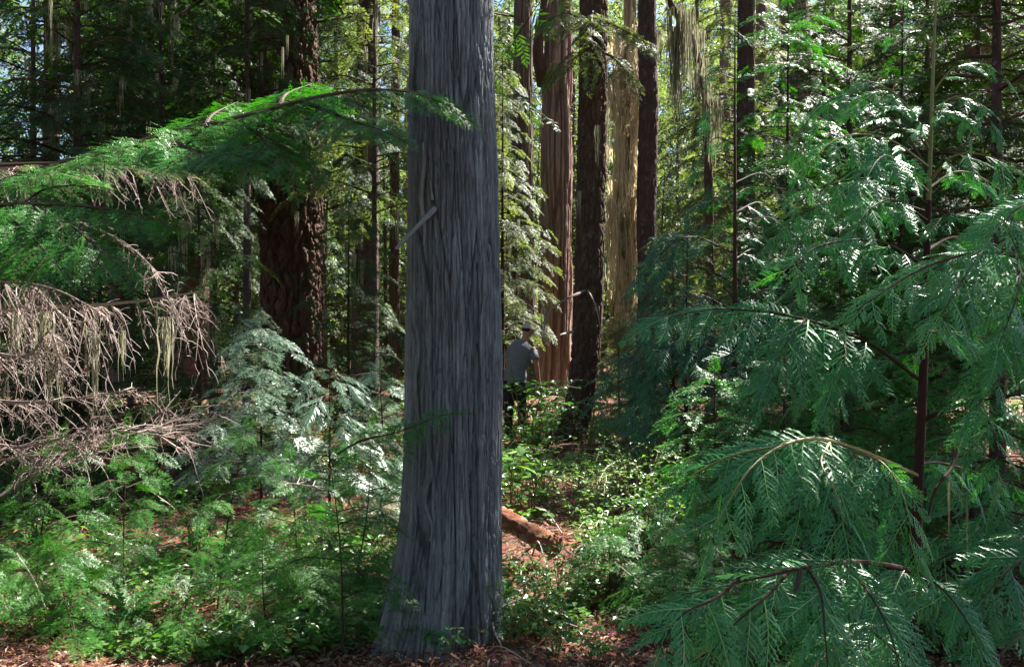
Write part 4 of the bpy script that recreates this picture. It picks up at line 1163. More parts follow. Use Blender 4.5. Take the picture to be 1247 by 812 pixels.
bx = (-35 - CX) / FPX * 5.0
t = thing('dead_hemlock', (bx, 5.0, float(gz(bx, 5)) - .03), 'dead hemlock with bare pinkish drooping twigs and pale lichen at the left edge', 'dead tree')
b = MB()
trunk(b, [(bx, 5, -.1), (bx + .03, 5, 1.5), (bx, 5, 4.5)], [.06, .05, .01], np.linspace(-.1, 4.5, 60), 24, [(9, .2, .005, .4)], 203)
b.build('trunk', 'hemlock_bark', t)
for poly, r0, n, L, hg in [([(-35, 385, 5), (20, 372, 4.9), (110, 368, 4.8), (190, 360, 4.7), (246, 350, 4.6)], .016, 62, .28, .9), ([(-35, 340, 5), (20, 340, 4.8), (70, 350, 4.6), (120, 375, 4.4)], .012, 44, .26, .9),
                           ([(-35, 480, 5), (20, 486, 4.8), (90, 482, 4.7), (170, 468, 4.6)], .015, 42, .22, .5), ([(-35, 320, 5), (60, 270, 4.7), (140, 285, 4.5), (200, 335, 4.4)], .008, 36, .18, .5), ([(-35, 420, 5), (30, 430, 4.7), (60, 400, 4.6), (75, 440, 4.5)], .012, 50, .22, .8),
                           ([(-35, 205, 5.2), (50, 200, 5.1), (150, 200, 5.0), (240, 212, 4.9)], .016, 60, .18, .8), ([(-35, 530, 5), (30, 540, 4.8), (120, 520, 4.7), (230, 530, 4.7)], .010, 34, .24, .2)]:
    b = MB()
    dead_limb(b, poly, r0, n, L, hg)
    b.build('dead_branch', 'dead_twig', t)
for px, py, Y, s, wd in [(58, 378, 4.7, .33, 1.1), (72, 420, 4.6, .3, .7), (115, 405, 4.6, .4, .5), (205, 385, 4.7, .42, .7), (20, 380, 4.7, .25, .8), (60, 440, 4.6, .2, 1.0), (150, 400, 4.7, .25, .5), (30, 220, 4.9, .2, .7), (130, 215, 4.9, .15, .8)]:
    b = MB()
    b.inst(LICH[random.randrange(4)], frames([[1, 0, 0]], (0, 0, 1), [s]) * np.array([wd, wd, 1.1]), P(px, py, Y)[None])
    b.build('lichen_beard', 'lichen', t)

# -- fallen dead branches
def fallen(name, poly, r0, label, mat='dead_twig', n=0, L=.2, cat='branch', hang=-.2):
    b = MB()
    if n:
        dead_limb(b, poly, r0, n, L, hang, r1=.003, ter=6)
    else:
        tube(b, catmull([P(*q) for q in poly], 14), np.linspace(r0, r0 * .5, 14), 8, cap=True)
    b.smooth = not n
    p = P(*poly[0]); p[2] = float(gz(p[0], p[1]))
    o = b.build(name, mat, None, tuple(p))
    return tag(o, label, cat)
fallen('fallen_branch', [(-20, 560, 5.0), (80, 545, 4.9), (180, 520, 5.0), (290, 505, 5.2)], .012, 'grey dead branch with many bare twigs lying over the seedlings', 'dead_twig', 70, .32)
fallen('fallen_branch', [(190, 525, 5.3), (250, 560, 5.1), (330, 580, 5.0), (400, 590, 5.2)], .009, 'thin dead branch slanting down through the left seedlings', 'dead_twig', 30, .2)
fallen('fallen_branch', [(0, 600, 4.6), (50, 570, 4.7), (120, 548, 4.8)], .010, 'twiggy pinkish branch tangled at the left edge above the dark seedlings', 'dead_twig', 45, .28)
fallen('fallen_stick', [(137, 664, 4.55), (170, 666, 4.5), (205, 660, 4.5)], .005, 'pale bare stick over the dark hollow among the left seedlings', 'bleached_wood', cat='stick')
fallen('fallen_stick', [(20, 670, 4.4), (40, 700, 4.3), (55, 735, 4.2)], .006, 'whitish leaning stick at the lower left edge', 'bleached_wood', cat='stick')
fallen('fallen_stick', [(634, 724, 4.3), (604, 740, 4.2), (601, 760, 4.1), (612, 785, 4.05), (622, 815, 3.95)], .0065, 'bent whitish stick standing right of the foot of the grey cedar', 'bleached_wood', cat='stick')
fallen('fallen_stick', [(648, 672, 5.6), (655, 655, 5.5), (665, 683, 5.4)], .007, 'pale stick propped against the front of the orange log', 'bleached_wood', cat='stick')
fallen('fallen_stick', [(620, 690, 5.4), (640, 668, 5.6), (660, 655, 5.7)], .008, 'brown stick leaning low in front of the orange log', 'brown_twig', cat='stick')
fallen('fallen_stick', [(666, 620, 6.6), (676, 632, 6.5), (686, 648, 6.3)], .008, 'thin pinkish stick behind the orange log', 'dead_twig', cat='stick')
fallen('fallen_stick', [(694, 770, 4.4), (700, 785, 4.3), (702, 806, 4.15)], .005, 'pale upright stick on the open litter right of the bent stick', 'bleached_wood', cat='stick')
fallen('fallen_stick', [(340, 800, 4.1), (380, 790, 4.15), (430, 795, 4.2)], .010, 'grey stick on the litter left of the foot of the grey cedar', 'grey_twig', cat='stick')

# -- the log
t = thing('fallen_log', tuple(P(612, 660, 6.2) * [1, 1, 0]), 'orange brown fallen log with flaking grey bark right of the grey cedar', 'log')
b = MB()
lp = catmull([P(540, 588, 6.55), P(604, 622, 6.0), P(640, 642, 5.75), P(676, 663, 5.55)], 60)
nth = 40
th = np.arange(nth) / nth * 2 * math.pi
Tg = tangents(lp); A = nrm(np.cross(Tg, [0, 0, 1])); B = np.cross(Tg, A)
TH, S = np.meshgrid(th, np.linspace(0, 1.6, 60))
rr = .060 + .02 * (vnoise(TH / 6.283 * 6, S * 7, 6, 5) - .5) + .012 * (vnoise(TH / 6.283 * 20, S * 20, 20, 6) - .5) + .010 * sstep(.47, .51, vnoise(TH / 6.283 * 14, S * 24, 14, 8) * .6 + .4 * vnoise(TH / 6.283 * 30, S * 50, 30, 18) + .16 * np.sin(TH - .6))
V = lp[:, None, :] + rr[..., None] * (np.cos(TH)[..., None] * A[:, None] + np.sin(TH)[..., None] * B[:, None])
i = np.arange(59)[:, None]; j = np.arange(nth)[None, :]; jn = (j + 1) % nth
b.add(V.reshape(-1, 3), Q=np.stack([i * nth + j, i * nth + jn, (i + 1) * nth + jn, (i + 1) * nth + j], -1).reshape(-1, 4), v=np.clip(.1 + .8 * sstep(.47, .51, vnoise(TH / 6.283 * 14, S * 24, 14, 8) * .6 + .4 * vnoise(TH / 6.283 * 30, S * 50, 30, 18) + .16 * np.sin(TH - .6)), 0, 1).ravel())
b.smooth = True
b.build('log_body', 'log_bark', t)
b = MB()
ring = V[-1]; c = lp[-1]
mid = c + (ring - c) * .55 + Tg[-1] * .012
b.add(np.vstack([ring, mid, c + Tg[-1] * .016]), Q=[(q, (q + 1) % nth, nth + (q + 1) % nth, nth + q) for q in range(nth)], T=[(nth + q, nth + (q + 1) % nth, 2 * nth) for q in range(nth)], v=np.concatenate([rng.uniform(.1, .6, 2 * nth), [.2]]))
b.build('broken_end', 'log_bark', t)

# ================================================================== SHRUBS
SH = {}
def shrub_kind(key, seed, mat, **kw):
    st, lf = shrub_mesh(seed, **kw)
    SH[key] = (st.mesh('stems', ['green_twig']), lf.mesh('leaves', [mat]))
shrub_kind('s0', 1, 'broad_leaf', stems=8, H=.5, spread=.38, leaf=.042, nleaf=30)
shrub_kind('s1', 2, 'sun_paled_leaf', stems=7, H=.65, spread=.42, leaf=.035, nleaf=36)
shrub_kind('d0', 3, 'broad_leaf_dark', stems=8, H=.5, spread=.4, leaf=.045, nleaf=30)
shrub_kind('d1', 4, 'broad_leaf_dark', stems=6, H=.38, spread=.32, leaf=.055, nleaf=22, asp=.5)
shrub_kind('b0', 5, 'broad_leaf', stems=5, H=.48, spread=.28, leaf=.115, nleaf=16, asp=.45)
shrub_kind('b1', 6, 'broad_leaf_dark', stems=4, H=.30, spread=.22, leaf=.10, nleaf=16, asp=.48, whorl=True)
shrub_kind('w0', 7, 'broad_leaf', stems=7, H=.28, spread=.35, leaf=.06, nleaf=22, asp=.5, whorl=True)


def shrub(kind, px, pyb, label, sc=1.0, name='leafy_shrub', cat='shrub', group=None, Y=None):
    Y = Y or 1.5 * 1080 / (pyb - CY)
    x = (px - CX) / FPX * Y
    t = thing(name, (x, Y, float(gz(x, Y))), label, cat, group)
    t.rotation_euler = (0, 0, random.uniform(0, 6.28))
    t.scale = (sc, sc, sc * random.uniform(.85, 1.15))
    for nme, me in zip(('stems', 'leaves'), SH[kind]):
        o = bpy.data.objects.new(nme, me); COL.objects.link(o); o.parent = t
    return t


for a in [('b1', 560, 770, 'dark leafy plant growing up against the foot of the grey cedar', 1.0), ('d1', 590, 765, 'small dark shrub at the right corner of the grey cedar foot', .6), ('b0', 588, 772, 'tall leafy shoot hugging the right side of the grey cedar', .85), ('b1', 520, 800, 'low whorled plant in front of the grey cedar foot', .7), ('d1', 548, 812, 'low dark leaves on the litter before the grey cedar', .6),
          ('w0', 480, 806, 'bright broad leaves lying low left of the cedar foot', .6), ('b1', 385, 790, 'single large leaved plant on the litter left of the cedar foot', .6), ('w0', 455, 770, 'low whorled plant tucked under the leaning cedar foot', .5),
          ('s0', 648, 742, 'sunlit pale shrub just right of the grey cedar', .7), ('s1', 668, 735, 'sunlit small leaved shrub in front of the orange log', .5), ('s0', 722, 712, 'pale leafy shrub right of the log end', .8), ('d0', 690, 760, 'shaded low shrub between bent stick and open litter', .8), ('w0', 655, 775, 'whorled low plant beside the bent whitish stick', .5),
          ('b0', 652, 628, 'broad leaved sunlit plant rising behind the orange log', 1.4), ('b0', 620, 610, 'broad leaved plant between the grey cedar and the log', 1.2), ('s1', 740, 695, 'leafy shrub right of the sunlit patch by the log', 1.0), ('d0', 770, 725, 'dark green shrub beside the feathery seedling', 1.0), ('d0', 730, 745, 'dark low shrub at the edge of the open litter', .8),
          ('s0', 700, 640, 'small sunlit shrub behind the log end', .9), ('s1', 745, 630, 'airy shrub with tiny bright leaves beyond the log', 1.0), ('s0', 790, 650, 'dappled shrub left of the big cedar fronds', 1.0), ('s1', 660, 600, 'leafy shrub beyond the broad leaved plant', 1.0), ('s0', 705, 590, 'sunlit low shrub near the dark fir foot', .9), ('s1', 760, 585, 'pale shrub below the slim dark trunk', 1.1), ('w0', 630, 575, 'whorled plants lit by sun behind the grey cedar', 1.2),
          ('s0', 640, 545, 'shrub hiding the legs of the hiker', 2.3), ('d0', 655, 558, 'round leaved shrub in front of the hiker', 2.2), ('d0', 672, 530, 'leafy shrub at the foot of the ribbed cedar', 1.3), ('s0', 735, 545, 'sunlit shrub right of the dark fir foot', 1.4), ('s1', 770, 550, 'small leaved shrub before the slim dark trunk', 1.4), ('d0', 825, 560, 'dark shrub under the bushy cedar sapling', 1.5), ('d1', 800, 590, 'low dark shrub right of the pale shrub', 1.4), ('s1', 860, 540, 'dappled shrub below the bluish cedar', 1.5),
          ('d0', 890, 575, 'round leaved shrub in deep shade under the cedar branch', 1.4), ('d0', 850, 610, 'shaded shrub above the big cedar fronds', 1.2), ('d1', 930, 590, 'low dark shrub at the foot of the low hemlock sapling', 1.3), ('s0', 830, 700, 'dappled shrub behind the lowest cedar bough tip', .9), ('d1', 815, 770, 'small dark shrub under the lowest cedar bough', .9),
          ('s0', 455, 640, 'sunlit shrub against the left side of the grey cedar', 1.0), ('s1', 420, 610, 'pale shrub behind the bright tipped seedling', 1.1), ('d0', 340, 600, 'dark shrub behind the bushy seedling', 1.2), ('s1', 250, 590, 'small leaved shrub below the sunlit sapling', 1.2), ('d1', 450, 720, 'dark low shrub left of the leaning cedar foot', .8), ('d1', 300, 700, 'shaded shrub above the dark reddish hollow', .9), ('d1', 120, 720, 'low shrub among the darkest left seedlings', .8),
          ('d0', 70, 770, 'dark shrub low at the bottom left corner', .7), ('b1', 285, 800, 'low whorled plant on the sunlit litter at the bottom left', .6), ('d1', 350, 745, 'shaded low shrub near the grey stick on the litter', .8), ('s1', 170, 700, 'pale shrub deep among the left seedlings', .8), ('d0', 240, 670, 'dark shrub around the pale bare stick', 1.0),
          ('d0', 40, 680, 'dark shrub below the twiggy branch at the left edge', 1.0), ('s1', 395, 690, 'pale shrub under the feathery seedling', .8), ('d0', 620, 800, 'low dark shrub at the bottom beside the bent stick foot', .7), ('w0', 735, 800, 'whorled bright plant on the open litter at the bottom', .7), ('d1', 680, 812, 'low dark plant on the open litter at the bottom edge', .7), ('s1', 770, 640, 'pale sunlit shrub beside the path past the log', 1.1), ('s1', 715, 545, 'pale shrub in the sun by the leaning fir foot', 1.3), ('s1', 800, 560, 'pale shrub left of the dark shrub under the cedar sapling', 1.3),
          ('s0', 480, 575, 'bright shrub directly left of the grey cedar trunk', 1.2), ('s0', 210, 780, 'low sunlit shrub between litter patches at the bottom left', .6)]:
    shrub(a[0], a[1] + random.uniform(-3, 3), a[2], a[3], a[4])


def groundcover():
    r = np.random.default_rng(77)
    mb = MB()
    n = 0
    while n < 12500:
        y = 4.0 + 16 * r.random() ** 1.4; x = (r.random() * 2 - 1) * y * .58
        px = CX + x / y * FPX
        if 590 < px < 705 and 4.9 < y < 6.5: continue
        dens = vnoise(np.array([x * 1.3 + 50]), np.array([y * 1.3]), 400, 8)[0]
        if dens < (.42 if px > 600 or y > 5.5 else .5): continue
        n += 1
        h = r.uniform(.02, .13) * (1 + .04 * y)
        p = np.array([x, y, gz(x, y) + h])
        a = r.uniform(0, 6.28)
        for k in range(r.integers(2, 5)):
            a += 1.6 + r.normal(0, .3)
            L = r.uniform(.025, .06) * (1 + .05 * y)
            leaf4(mb, p + r.normal(0, .02, 3), np.array([math.cos(a), math.sin(a), r.normal(0, .25)]), nrm(np.array([0, 0, 1]) + r.normal(0, .3, 3)), L, L * .6, v=r.uniform(.2, .8))
    o = mb.build('ground_leaves', 'broad_leaf')
    tag(o, 'low green leaves of ground cover over the litter', kind='stuff')


groundcover()
# ================================================================== CEDAR SAPLINGS CLOSE BY ON THE RIGHT
YA = 3.2
t = thing('cedar_sapling', tuple(P(1106, 900, YA) * [1, 1, 0]), 'tall young cedar with dark stem, green leader and big drooping fronds', 'sapling')
b = MB()
stem = catmull([P(1104, 915, YA), P(1108, 800, YA), P(1114, 690, YA), P(1118, 590, YA), P(1124, 460, YA), P(1128, 330, YA), P(1131, 240, YA)], 30)
tube(b, stem, np.linspace(.026, .010, 30), 10, v=.4)
b.smooth = True
b.build('stem', 'sapling_bark', t)
b = MB()
tube(b, catmull([P(1131, 242, YA), P(1134, 150, YA), P(1137, 60, YA), P(1141, -30, YA)], 12), np.linspace(.0095, .004, 12), 8, v=.7)
b.build('leader', 'green_twig', t)
UPC = (0, -.55, .85)
def cb(poly, s0=.27, s1=.13, sp=.05, r0=.008, bark='brown_twig', leaf='cedar_leaf', subs=(), hang=.45, t0=.15, up=UPC, root=None, ang=50, tp=None):
    limb(root or t, poly, tp or CED, s0 * .84, s1 * .9, sp * .82, r0, leaf, subs, hang=hang, t0=t0, up=up, bark=bark, ang=ang, jit=.3)
# long left branch, mid height
cb([(1124, 462, 3.2), (1060, 415, 3.12), (980, 385, 3.0), (880, 372, 2.9), (800, 385, 2.8)], .27, .14, .055, .0075, 'sapling_bark', t0=.22, subs=[[(980, 385, 3.0), (960, 410, 2.85), (935, 460, 2.75)], [(1020, 400, 3.05), (1030, 430, 2.9), (1010, 470, 2.8)]])
cb([(1122, 508, 3.2), (1165, 490, 3.15), (1215, 480, 3.1), (1300, 470, 3.0)], .26, .14, .06, .009, 'sapling_bark', t0=.5, subs=[[(1190, 486, 3.1), (1210, 520, 2.95), (1215, 570, 2.9)]])
# upper tiers
cb([(1131, 245, 3.2), (1080, 215, 3.1), (1010, 222, 3.0), (965, 262, 2.95)], .22, .12, .055, .006)
cb([(1132, 205, 3.2), (1095, 150, 3.2), (1040, 112, 3.2), (990, 135, 3.2), (968, 185, 3.2)], .17, .10, .05, .005, 'green_twig')
cb([(1132, 180, 3.2), (1110, 130, 3.1), (1075, 108, 3.0), (1040, 125, 2.95)], .15, .09, .05, .004, 'green_twig')
cb([(1134, 150, 3.2), (1150, 130, 3.1), (1172, 140, 3.0), (1182, 170, 3.0)], .12, .08, .05, .004, 'green_twig')
cb([(1136, 110, 3.2), (1160, 80, 3.15), (1195, 72, 3.1), (1230, 95, 3.05)], .12, .08, .05, .004, 'green_twig')
cb([(1137, 60, 3.2), (1120, 30, 3.2), (1095, 24, 3.2), (1082, 45, 3.2)], .07, .05, .05, .003, 'green_twig')
cb([(1133, 215, 3.2), (1165, 185, 3.1), (1215, 190, 3.0), (1265, 225, 2.95)], .2, .11, .055, .006, 'green_twig')
cb([(1130, 265, 3.2), (1090, 240, 3.0), (1060, 250, 2.85), (1040, 280, 2.75)], .2, .11, .05, .006)
cb([(1130, 275, 3.2), (1170, 250, 3.0), (1215, 262, 2.85), (1250, 300, 2.75)], .22, .12, .05, .006)
cb([(1129, 320, 3.2), (1070, 290, 3.0), (1000, 295, 2.85), (950, 330, 2.75)], .25, .13, .055, .007)
cb([(1128, 360, 3.2), (1160, 340, 2.95), (1190, 350, 2.75), (1225, 400, 2.6)], .24, .13, .05, .007)
cb([(1130, 300, 3.25), (1160, 285, 3.5), (1200, 290, 3.7), (1250, 310, 3.8)], .25, .14, .06, .007)
cb([(1127, 400, 3.25), (1160, 400, 3.5), (1210, 410, 3.7), (1260, 430, 3.8)], .25, .14, .06, .007)
cb([(1127, 420, 3.25), (1080, 430, 3.6), (1020, 450, 3.8), (970, 480, 3.9)], .25, .14, .06, .007)
cb([(1120, 560, 3.25), (1150, 560, 3.5), (1200, 575, 3.6), (1260, 600, 3.7)], .25, .14, .06, .007)
cb([(1132, 200, 3.2), (1080, 165, 3.05), (1020, 165, 2.95), (970, 215, 2.9)], .2, .11, .05, .005, 'green_twig', t0=.2)
cb([(1133, 165, 3.2), (1095, 115, 3.25), (1050, 95, 3.3), (1005, 120, 3.35)], .17, .10, .05, .005, 'green_twig', t0=.2)
cb([(1131, 230, 3.2), (1090, 190, 2.95), (1070, 190, 2.8), (1050, 225, 2.7)], .18, .10, .05, .005, 'green_twig', t0=.25)
cb([(1131, 255, 3.2), (1060, 235, 3.3), (1000, 245, 3.4), (935, 290, 3.4)], .22, .12, .05, .006, t0=.2)
cb([(1131, 225, 3.2), (1165, 205, 3.3), (1200, 215, 3.4), (1245, 250, 3.4)], .2, .11, .05, .005, 'green_twig', t0=.2)
cb([(1134, 135, 3.2), (1160, 115, 3.1), (1190, 120, 3.0), (1210, 150, 2.95)], .14, .09, .05, .004, 'green_twig', t0=.2)
# lower boughs reaching toward the viewer
cb([(1118, 575, 3.2), (1050, 545, 2.8), (985, 530, 2.5), (920, 560, 2.3), (868, 640, 2.2)], .25, .14, .05, .009, 'green_twig', t0=.4, ang=42,
   subs=[[(1010, 535, 2.6), (1000, 560, 2.4), (1020, 600, 2.3), (1028, 645, 2.25)], [(1040, 545, 2.7), (1075, 560, 2.5), (1100, 600, 2.4), (1112, 660, 2.35)], [(960, 538, 2.4), (900, 548, 2.4), (850, 570, 2.4), (825, 590, 2.4)]])
cb([(1113, 690, 3.2), (1050, 680, 2.7), (975, 688, 2.3), (920, 700, 2.2), (830, 720, 2.15)], .24, .13, .05, .010, 'sapling_bark', t0=.35, ang=42,
   subs=[[(960, 692, 2.3), (935, 720, 2.15), (890, 760, 2.05), (860, 800, 2.0)], [(985, 690, 2.3), (1000, 720, 2.15), (1005, 770, 2.05), (1010, 830, 2.0)], [(1030, 684, 2.5), (1060, 720, 2.25), (1085, 770, 2.1), (1100, 830, 2.05)], [(1075, 684, 2.8), (1130, 700, 2.5), (1170, 740, 2.3), (1200, 800, 2.2)], [(900, 700, 2.2), (870, 725, 2.1), (830, 745, 2.0), (800, 790, 1.95)]])
cb([(1110, 760, 3.2), (1060, 760, 2.7), (1010, 790, 2.3), (960, 850, 2.1)], .25, .14, .05, .009, t0=.3, ang=42, subs=[[(1060, 762, 2.6), (1090, 790, 2.4), (1130, 850, 2.2)]])
b = MB()
tube(b, catmull([P(1168, 535, 3.1), P(1160, 565, 3.05), P(1140, 590, 3.0), P(1128, 630, 3.0)], 10), np.linspace(.007, .004, 10), 6)
b.build('dead_branch', 'brown_twig', t)
b = MB()
tube(b, catmull([P(975, 690, 2.25), P(972, 705, 2.22), P(966, 722, 2.2)], 5), np.linspace(.008, .004, 5), 6)
b.build('dead_branch', 'brown_twig', t)

b = MB()
for px, py, s, wd in [(1156, 585, .17, .22), (1178, 600, .2, .2), (1172, 565, .1, .25)]:
    b.inst(LICH[random.randrange(4)], frames([[1, 0, 0]], (0, 0, 1), [s]) * np.array([wd * .6, wd * .6, 1.4]), P(px, py, 3.0)[None], np.array([-.5]))
b.build('lichen_fronds', 'lichen', t)

# sapling outside the right edge: boughs reaching in
t = thing('cedar_sapling', (2.05, 3.0, float(gz(2.05, 3)) - .03), 'cedar bough with reddish wood reaching in from the right edge', 'sapling')
b = MB()
tube(b, catmull([(2.05, 3, -.1), (2.05, 3, 1.5), (2.1, 3, 3.4)], 16), np.linspace(.03, .006, 16), 8)
b.smooth = True
b.build('stem', 'sapling_bark', t)
cb([(1360, 330, 3.0), (1260, 312, 2.9), (1195, 303, 2.75), (1120, 325, 2.6), (1040, 375, 2.5)], .24, .13, .05, .010, 'sapling_bark', t0=.3, subs=[[(1195, 303, 2.75), (1170, 340, 2.55), (1140, 390, 2.45)], [(1240, 310, 2.85), (1240, 350, 2.6), (1215, 420, 2.45)]])
cb([(1360, 250, 3.0), (1290, 235, 2.9), (1240, 250, 2.7), (1200, 290, 2.55)], .24, .13, .05, .008, t0=.2)
cb([(1360, 400, 3.0), (1290, 400, 2.8), (1240, 430, 2.6), (1190, 490, 2.5)], .24, .13, .05, .008, t0=.2)
cb([(1360, 640, 3.0), (1290, 650, 2.8), (1240, 680, 2.5), (1190, 730, 2.4)], .24, .13, .05, .008, t0=.2)
cb([(1360, 760, 3.0), (1290, 750, 2.7), (1240, 770, 2.4), (1190, 830, 2.3)], .24, .13, .05, .008, t0=.2)

# hemlock sprig in front of the grey cedar, on a seedling to its left
t = sapling('hemlock_sapling', 418, 4.0, .98, 'hemlock sapling whose low sprig crosses the front of the grey cedar', 'hemlock_needle', HEM0, 18, .42, (.17, .1), .065, r0=.006, z0=.3, lean=(-.08, .05))
limb(t, [(412, 548, 4.0), (440, 533, 3.9), (490, 520, 3.85), (540, 500, 3.8)], HEM0, .19, .12, .05, .006, 'hemlock_needle', hang=.3, t0=.15, up=(0, -.5, .9))

# arching dead branch draped in lichen, high on the right
bx = (848 - CX) / FPX * 16
t = thing('dead_tree', (bx, 16, float(gz(bx, 16)) - .03), 'arching dead stem draped with thick pale lichen right of the slim dark trunk', 'dead tree')
b, l = MB(), MB()
pth = catmull([P(866, 470, 16), P(864, 300, 16), P(862, 180, 16), P(858, 100, 15.8), P(842, 45, 15.6), P(822, 10, 15.4), P(805, -20, 15.3)], 26)
tube(b, pth, np.linspace(.09, .05, 26), 8)
b.build('trunk', 'fir_bark_dark', t)
b = MB()
pt2 = catmull([P(830, 20, 15.5), P(822, 50, 15.5), P(826, 90, 15.4)], 8)
tube(b, pt2, np.linspace(.06, .03, 8), 6)
b.build('dead_branch', 'fir_bark_dark', t)
for k in range(56):
    p = (pth if k % 3 else pt2)
    q = p[rng.integers(10, 24)] if k % 3 else p[rng.integers(0, 8)]
    l.inst(LICH[k % 4], frames([[1, 0, 0]], (0, 0, 1), [rng.uniform(.2, .75)]) * np.array([rng.uniform(.5, 1.1), rng.uniform(.5, 1.1), rng.uniform(1, 2)]), q[None] + rng.normal(0, .13, (1, 3)), rng.normal(.1, .15, 1))
l.build('lichen_fronds', 'lichen', t)

# ================================================================== PERSON
def skin_mesh(verts, edges, radii, root=0, sub=2):
    me = bpy.data.meshes.new('tmp')
    me.from_pydata([tuple(v) for v in verts], edges, [])
    o = bpy.data.objects.new('tmp', me)
    COL.objects.link(o)
    m = o.modifiers.new('s', 'SKIN')
    for i, r in enumerate(radii):
        rr = r if isinstance(r, tuple) else (r, r)
        me.skin_vertices[0].data[i].radius = rr
        me.skin_vertices[0].data[i].use_root = (i == root)
    m2 = o.modifiers.new('u', 'SUBSURF'); m2.levels = sub; m2.render_levels = sub
    dg = bpy.context.evaluated_depsgraph_get()
    nm = bpy.data.meshes.new_from_object(o.evaluated_get(dg))
    bpy.data.objects.remove(o)
    for p in nm.polygons: p.use_smooth = True
    return nm


def fused(mb, name, voxel, smooth=2):
    """closed limb volumes fused into one continuous skin"""
    me = mb.mesh('tmp', ['skin'])
    o = bpy.data.objects.new('tmp', me)
    COL.objects.link(o)
    m = o.modifiers.new('r', 'REMESH'); m.mode = 'VOXEL'; m.voxel_size = voxel
    m2 = o.modifiers.new('s', 'SMOOTH'); m2.factor = .5; m2.iterations = smooth
    nm = bpy.data.meshes.new_from_object(o.evaluated_get(bpy.context.evaluated_depsgraph_get()))
    bpy.data.objects.remove(o)
    for f in nm.polygons: f.use_smooth = True
    nm.name = name
    return nm


def rings(mb, cs, rad, W, sides=18, sub=5):
    """closed tube of ellipses: centres, (half width along W, half depth)"""
    cs = catmull(cs, (len(cs) - 1) * sub + 1)
    rad = catmull(np.array([(a, b, 0) for a, b in rad], float), len(cs))
    T = tangents(cs); W = np.asarray(W, float)
    A = nrm(W - (T @ W)[:, None] * T); B = np.cross(T, A)
    th = np.arange(sides) / sides * 2 * math.pi
    V = cs[:, None] + rad[:, :1, None] * np.cos(th)[None, :, None] * A[:, None] + rad[:, 1:2, None] * np.sin(th)[None, :, None] * B[:, None]
    n = len(cs)
    i = np.arange(n - 1)[:, None]; j = np.arange(sides)[None, :]; jn = (j + 1) % sides
    Q = np.stack([i * sides + j, i * sides + jn, (i + 1) * sides + jn, (i + 1) * sides + j], -1).reshape(-1, 4)
    k = n * sides
    Tt = [(k, (a + 1) % sides, a) for a in range(sides)] + [(k + 1, (n - 1) * sides + a, (n - 1) * sides + (a + 1) % sides) for a in range(sides)]
    mb.add(np.vstack([V.reshape(-1, 3), cs[:1], cs[-1:]]), Q=Q, T=Tt)


def ball(mb, c, r, axes=np.eye(3), n=14):
    V, Q = [], []
    for i in range(1, n):
        for k in range(2 * n):
            a, b_ = math.pi * i / n, math.pi * k / n
            V.append(np.array(c) + axes.T @ (np.array(r) * [math.sin(a) * math.cos(b_), math.sin(a) * math.sin(b_), math.cos(a)]))
    for i in range(n - 2):
        for k in range(2 * n):
            Q.append((i * 2 * n + k, (i + 1) * 2 * n + k, (i + 1) * 2 * n + (k + 1) % (2 * n), i * 2 * n + (k + 1) % (2 * n)))
    m = 2 * n; L = len(V)
    V += [np.array(c) + axes.T @ (np.array(r) * [0, 0, 1.0]), np.array(c) + axes.T @ (np.array(r) * [0, 0, -1.0])]
    T = [(L, k, (k + 1) % m) for k in range(m)] + [(L + 1, (n - 2) * m + (k + 1) % m, (n - 2) * m + k) for k in range(m)]
    mb.add(V, Q=Q, T=T)


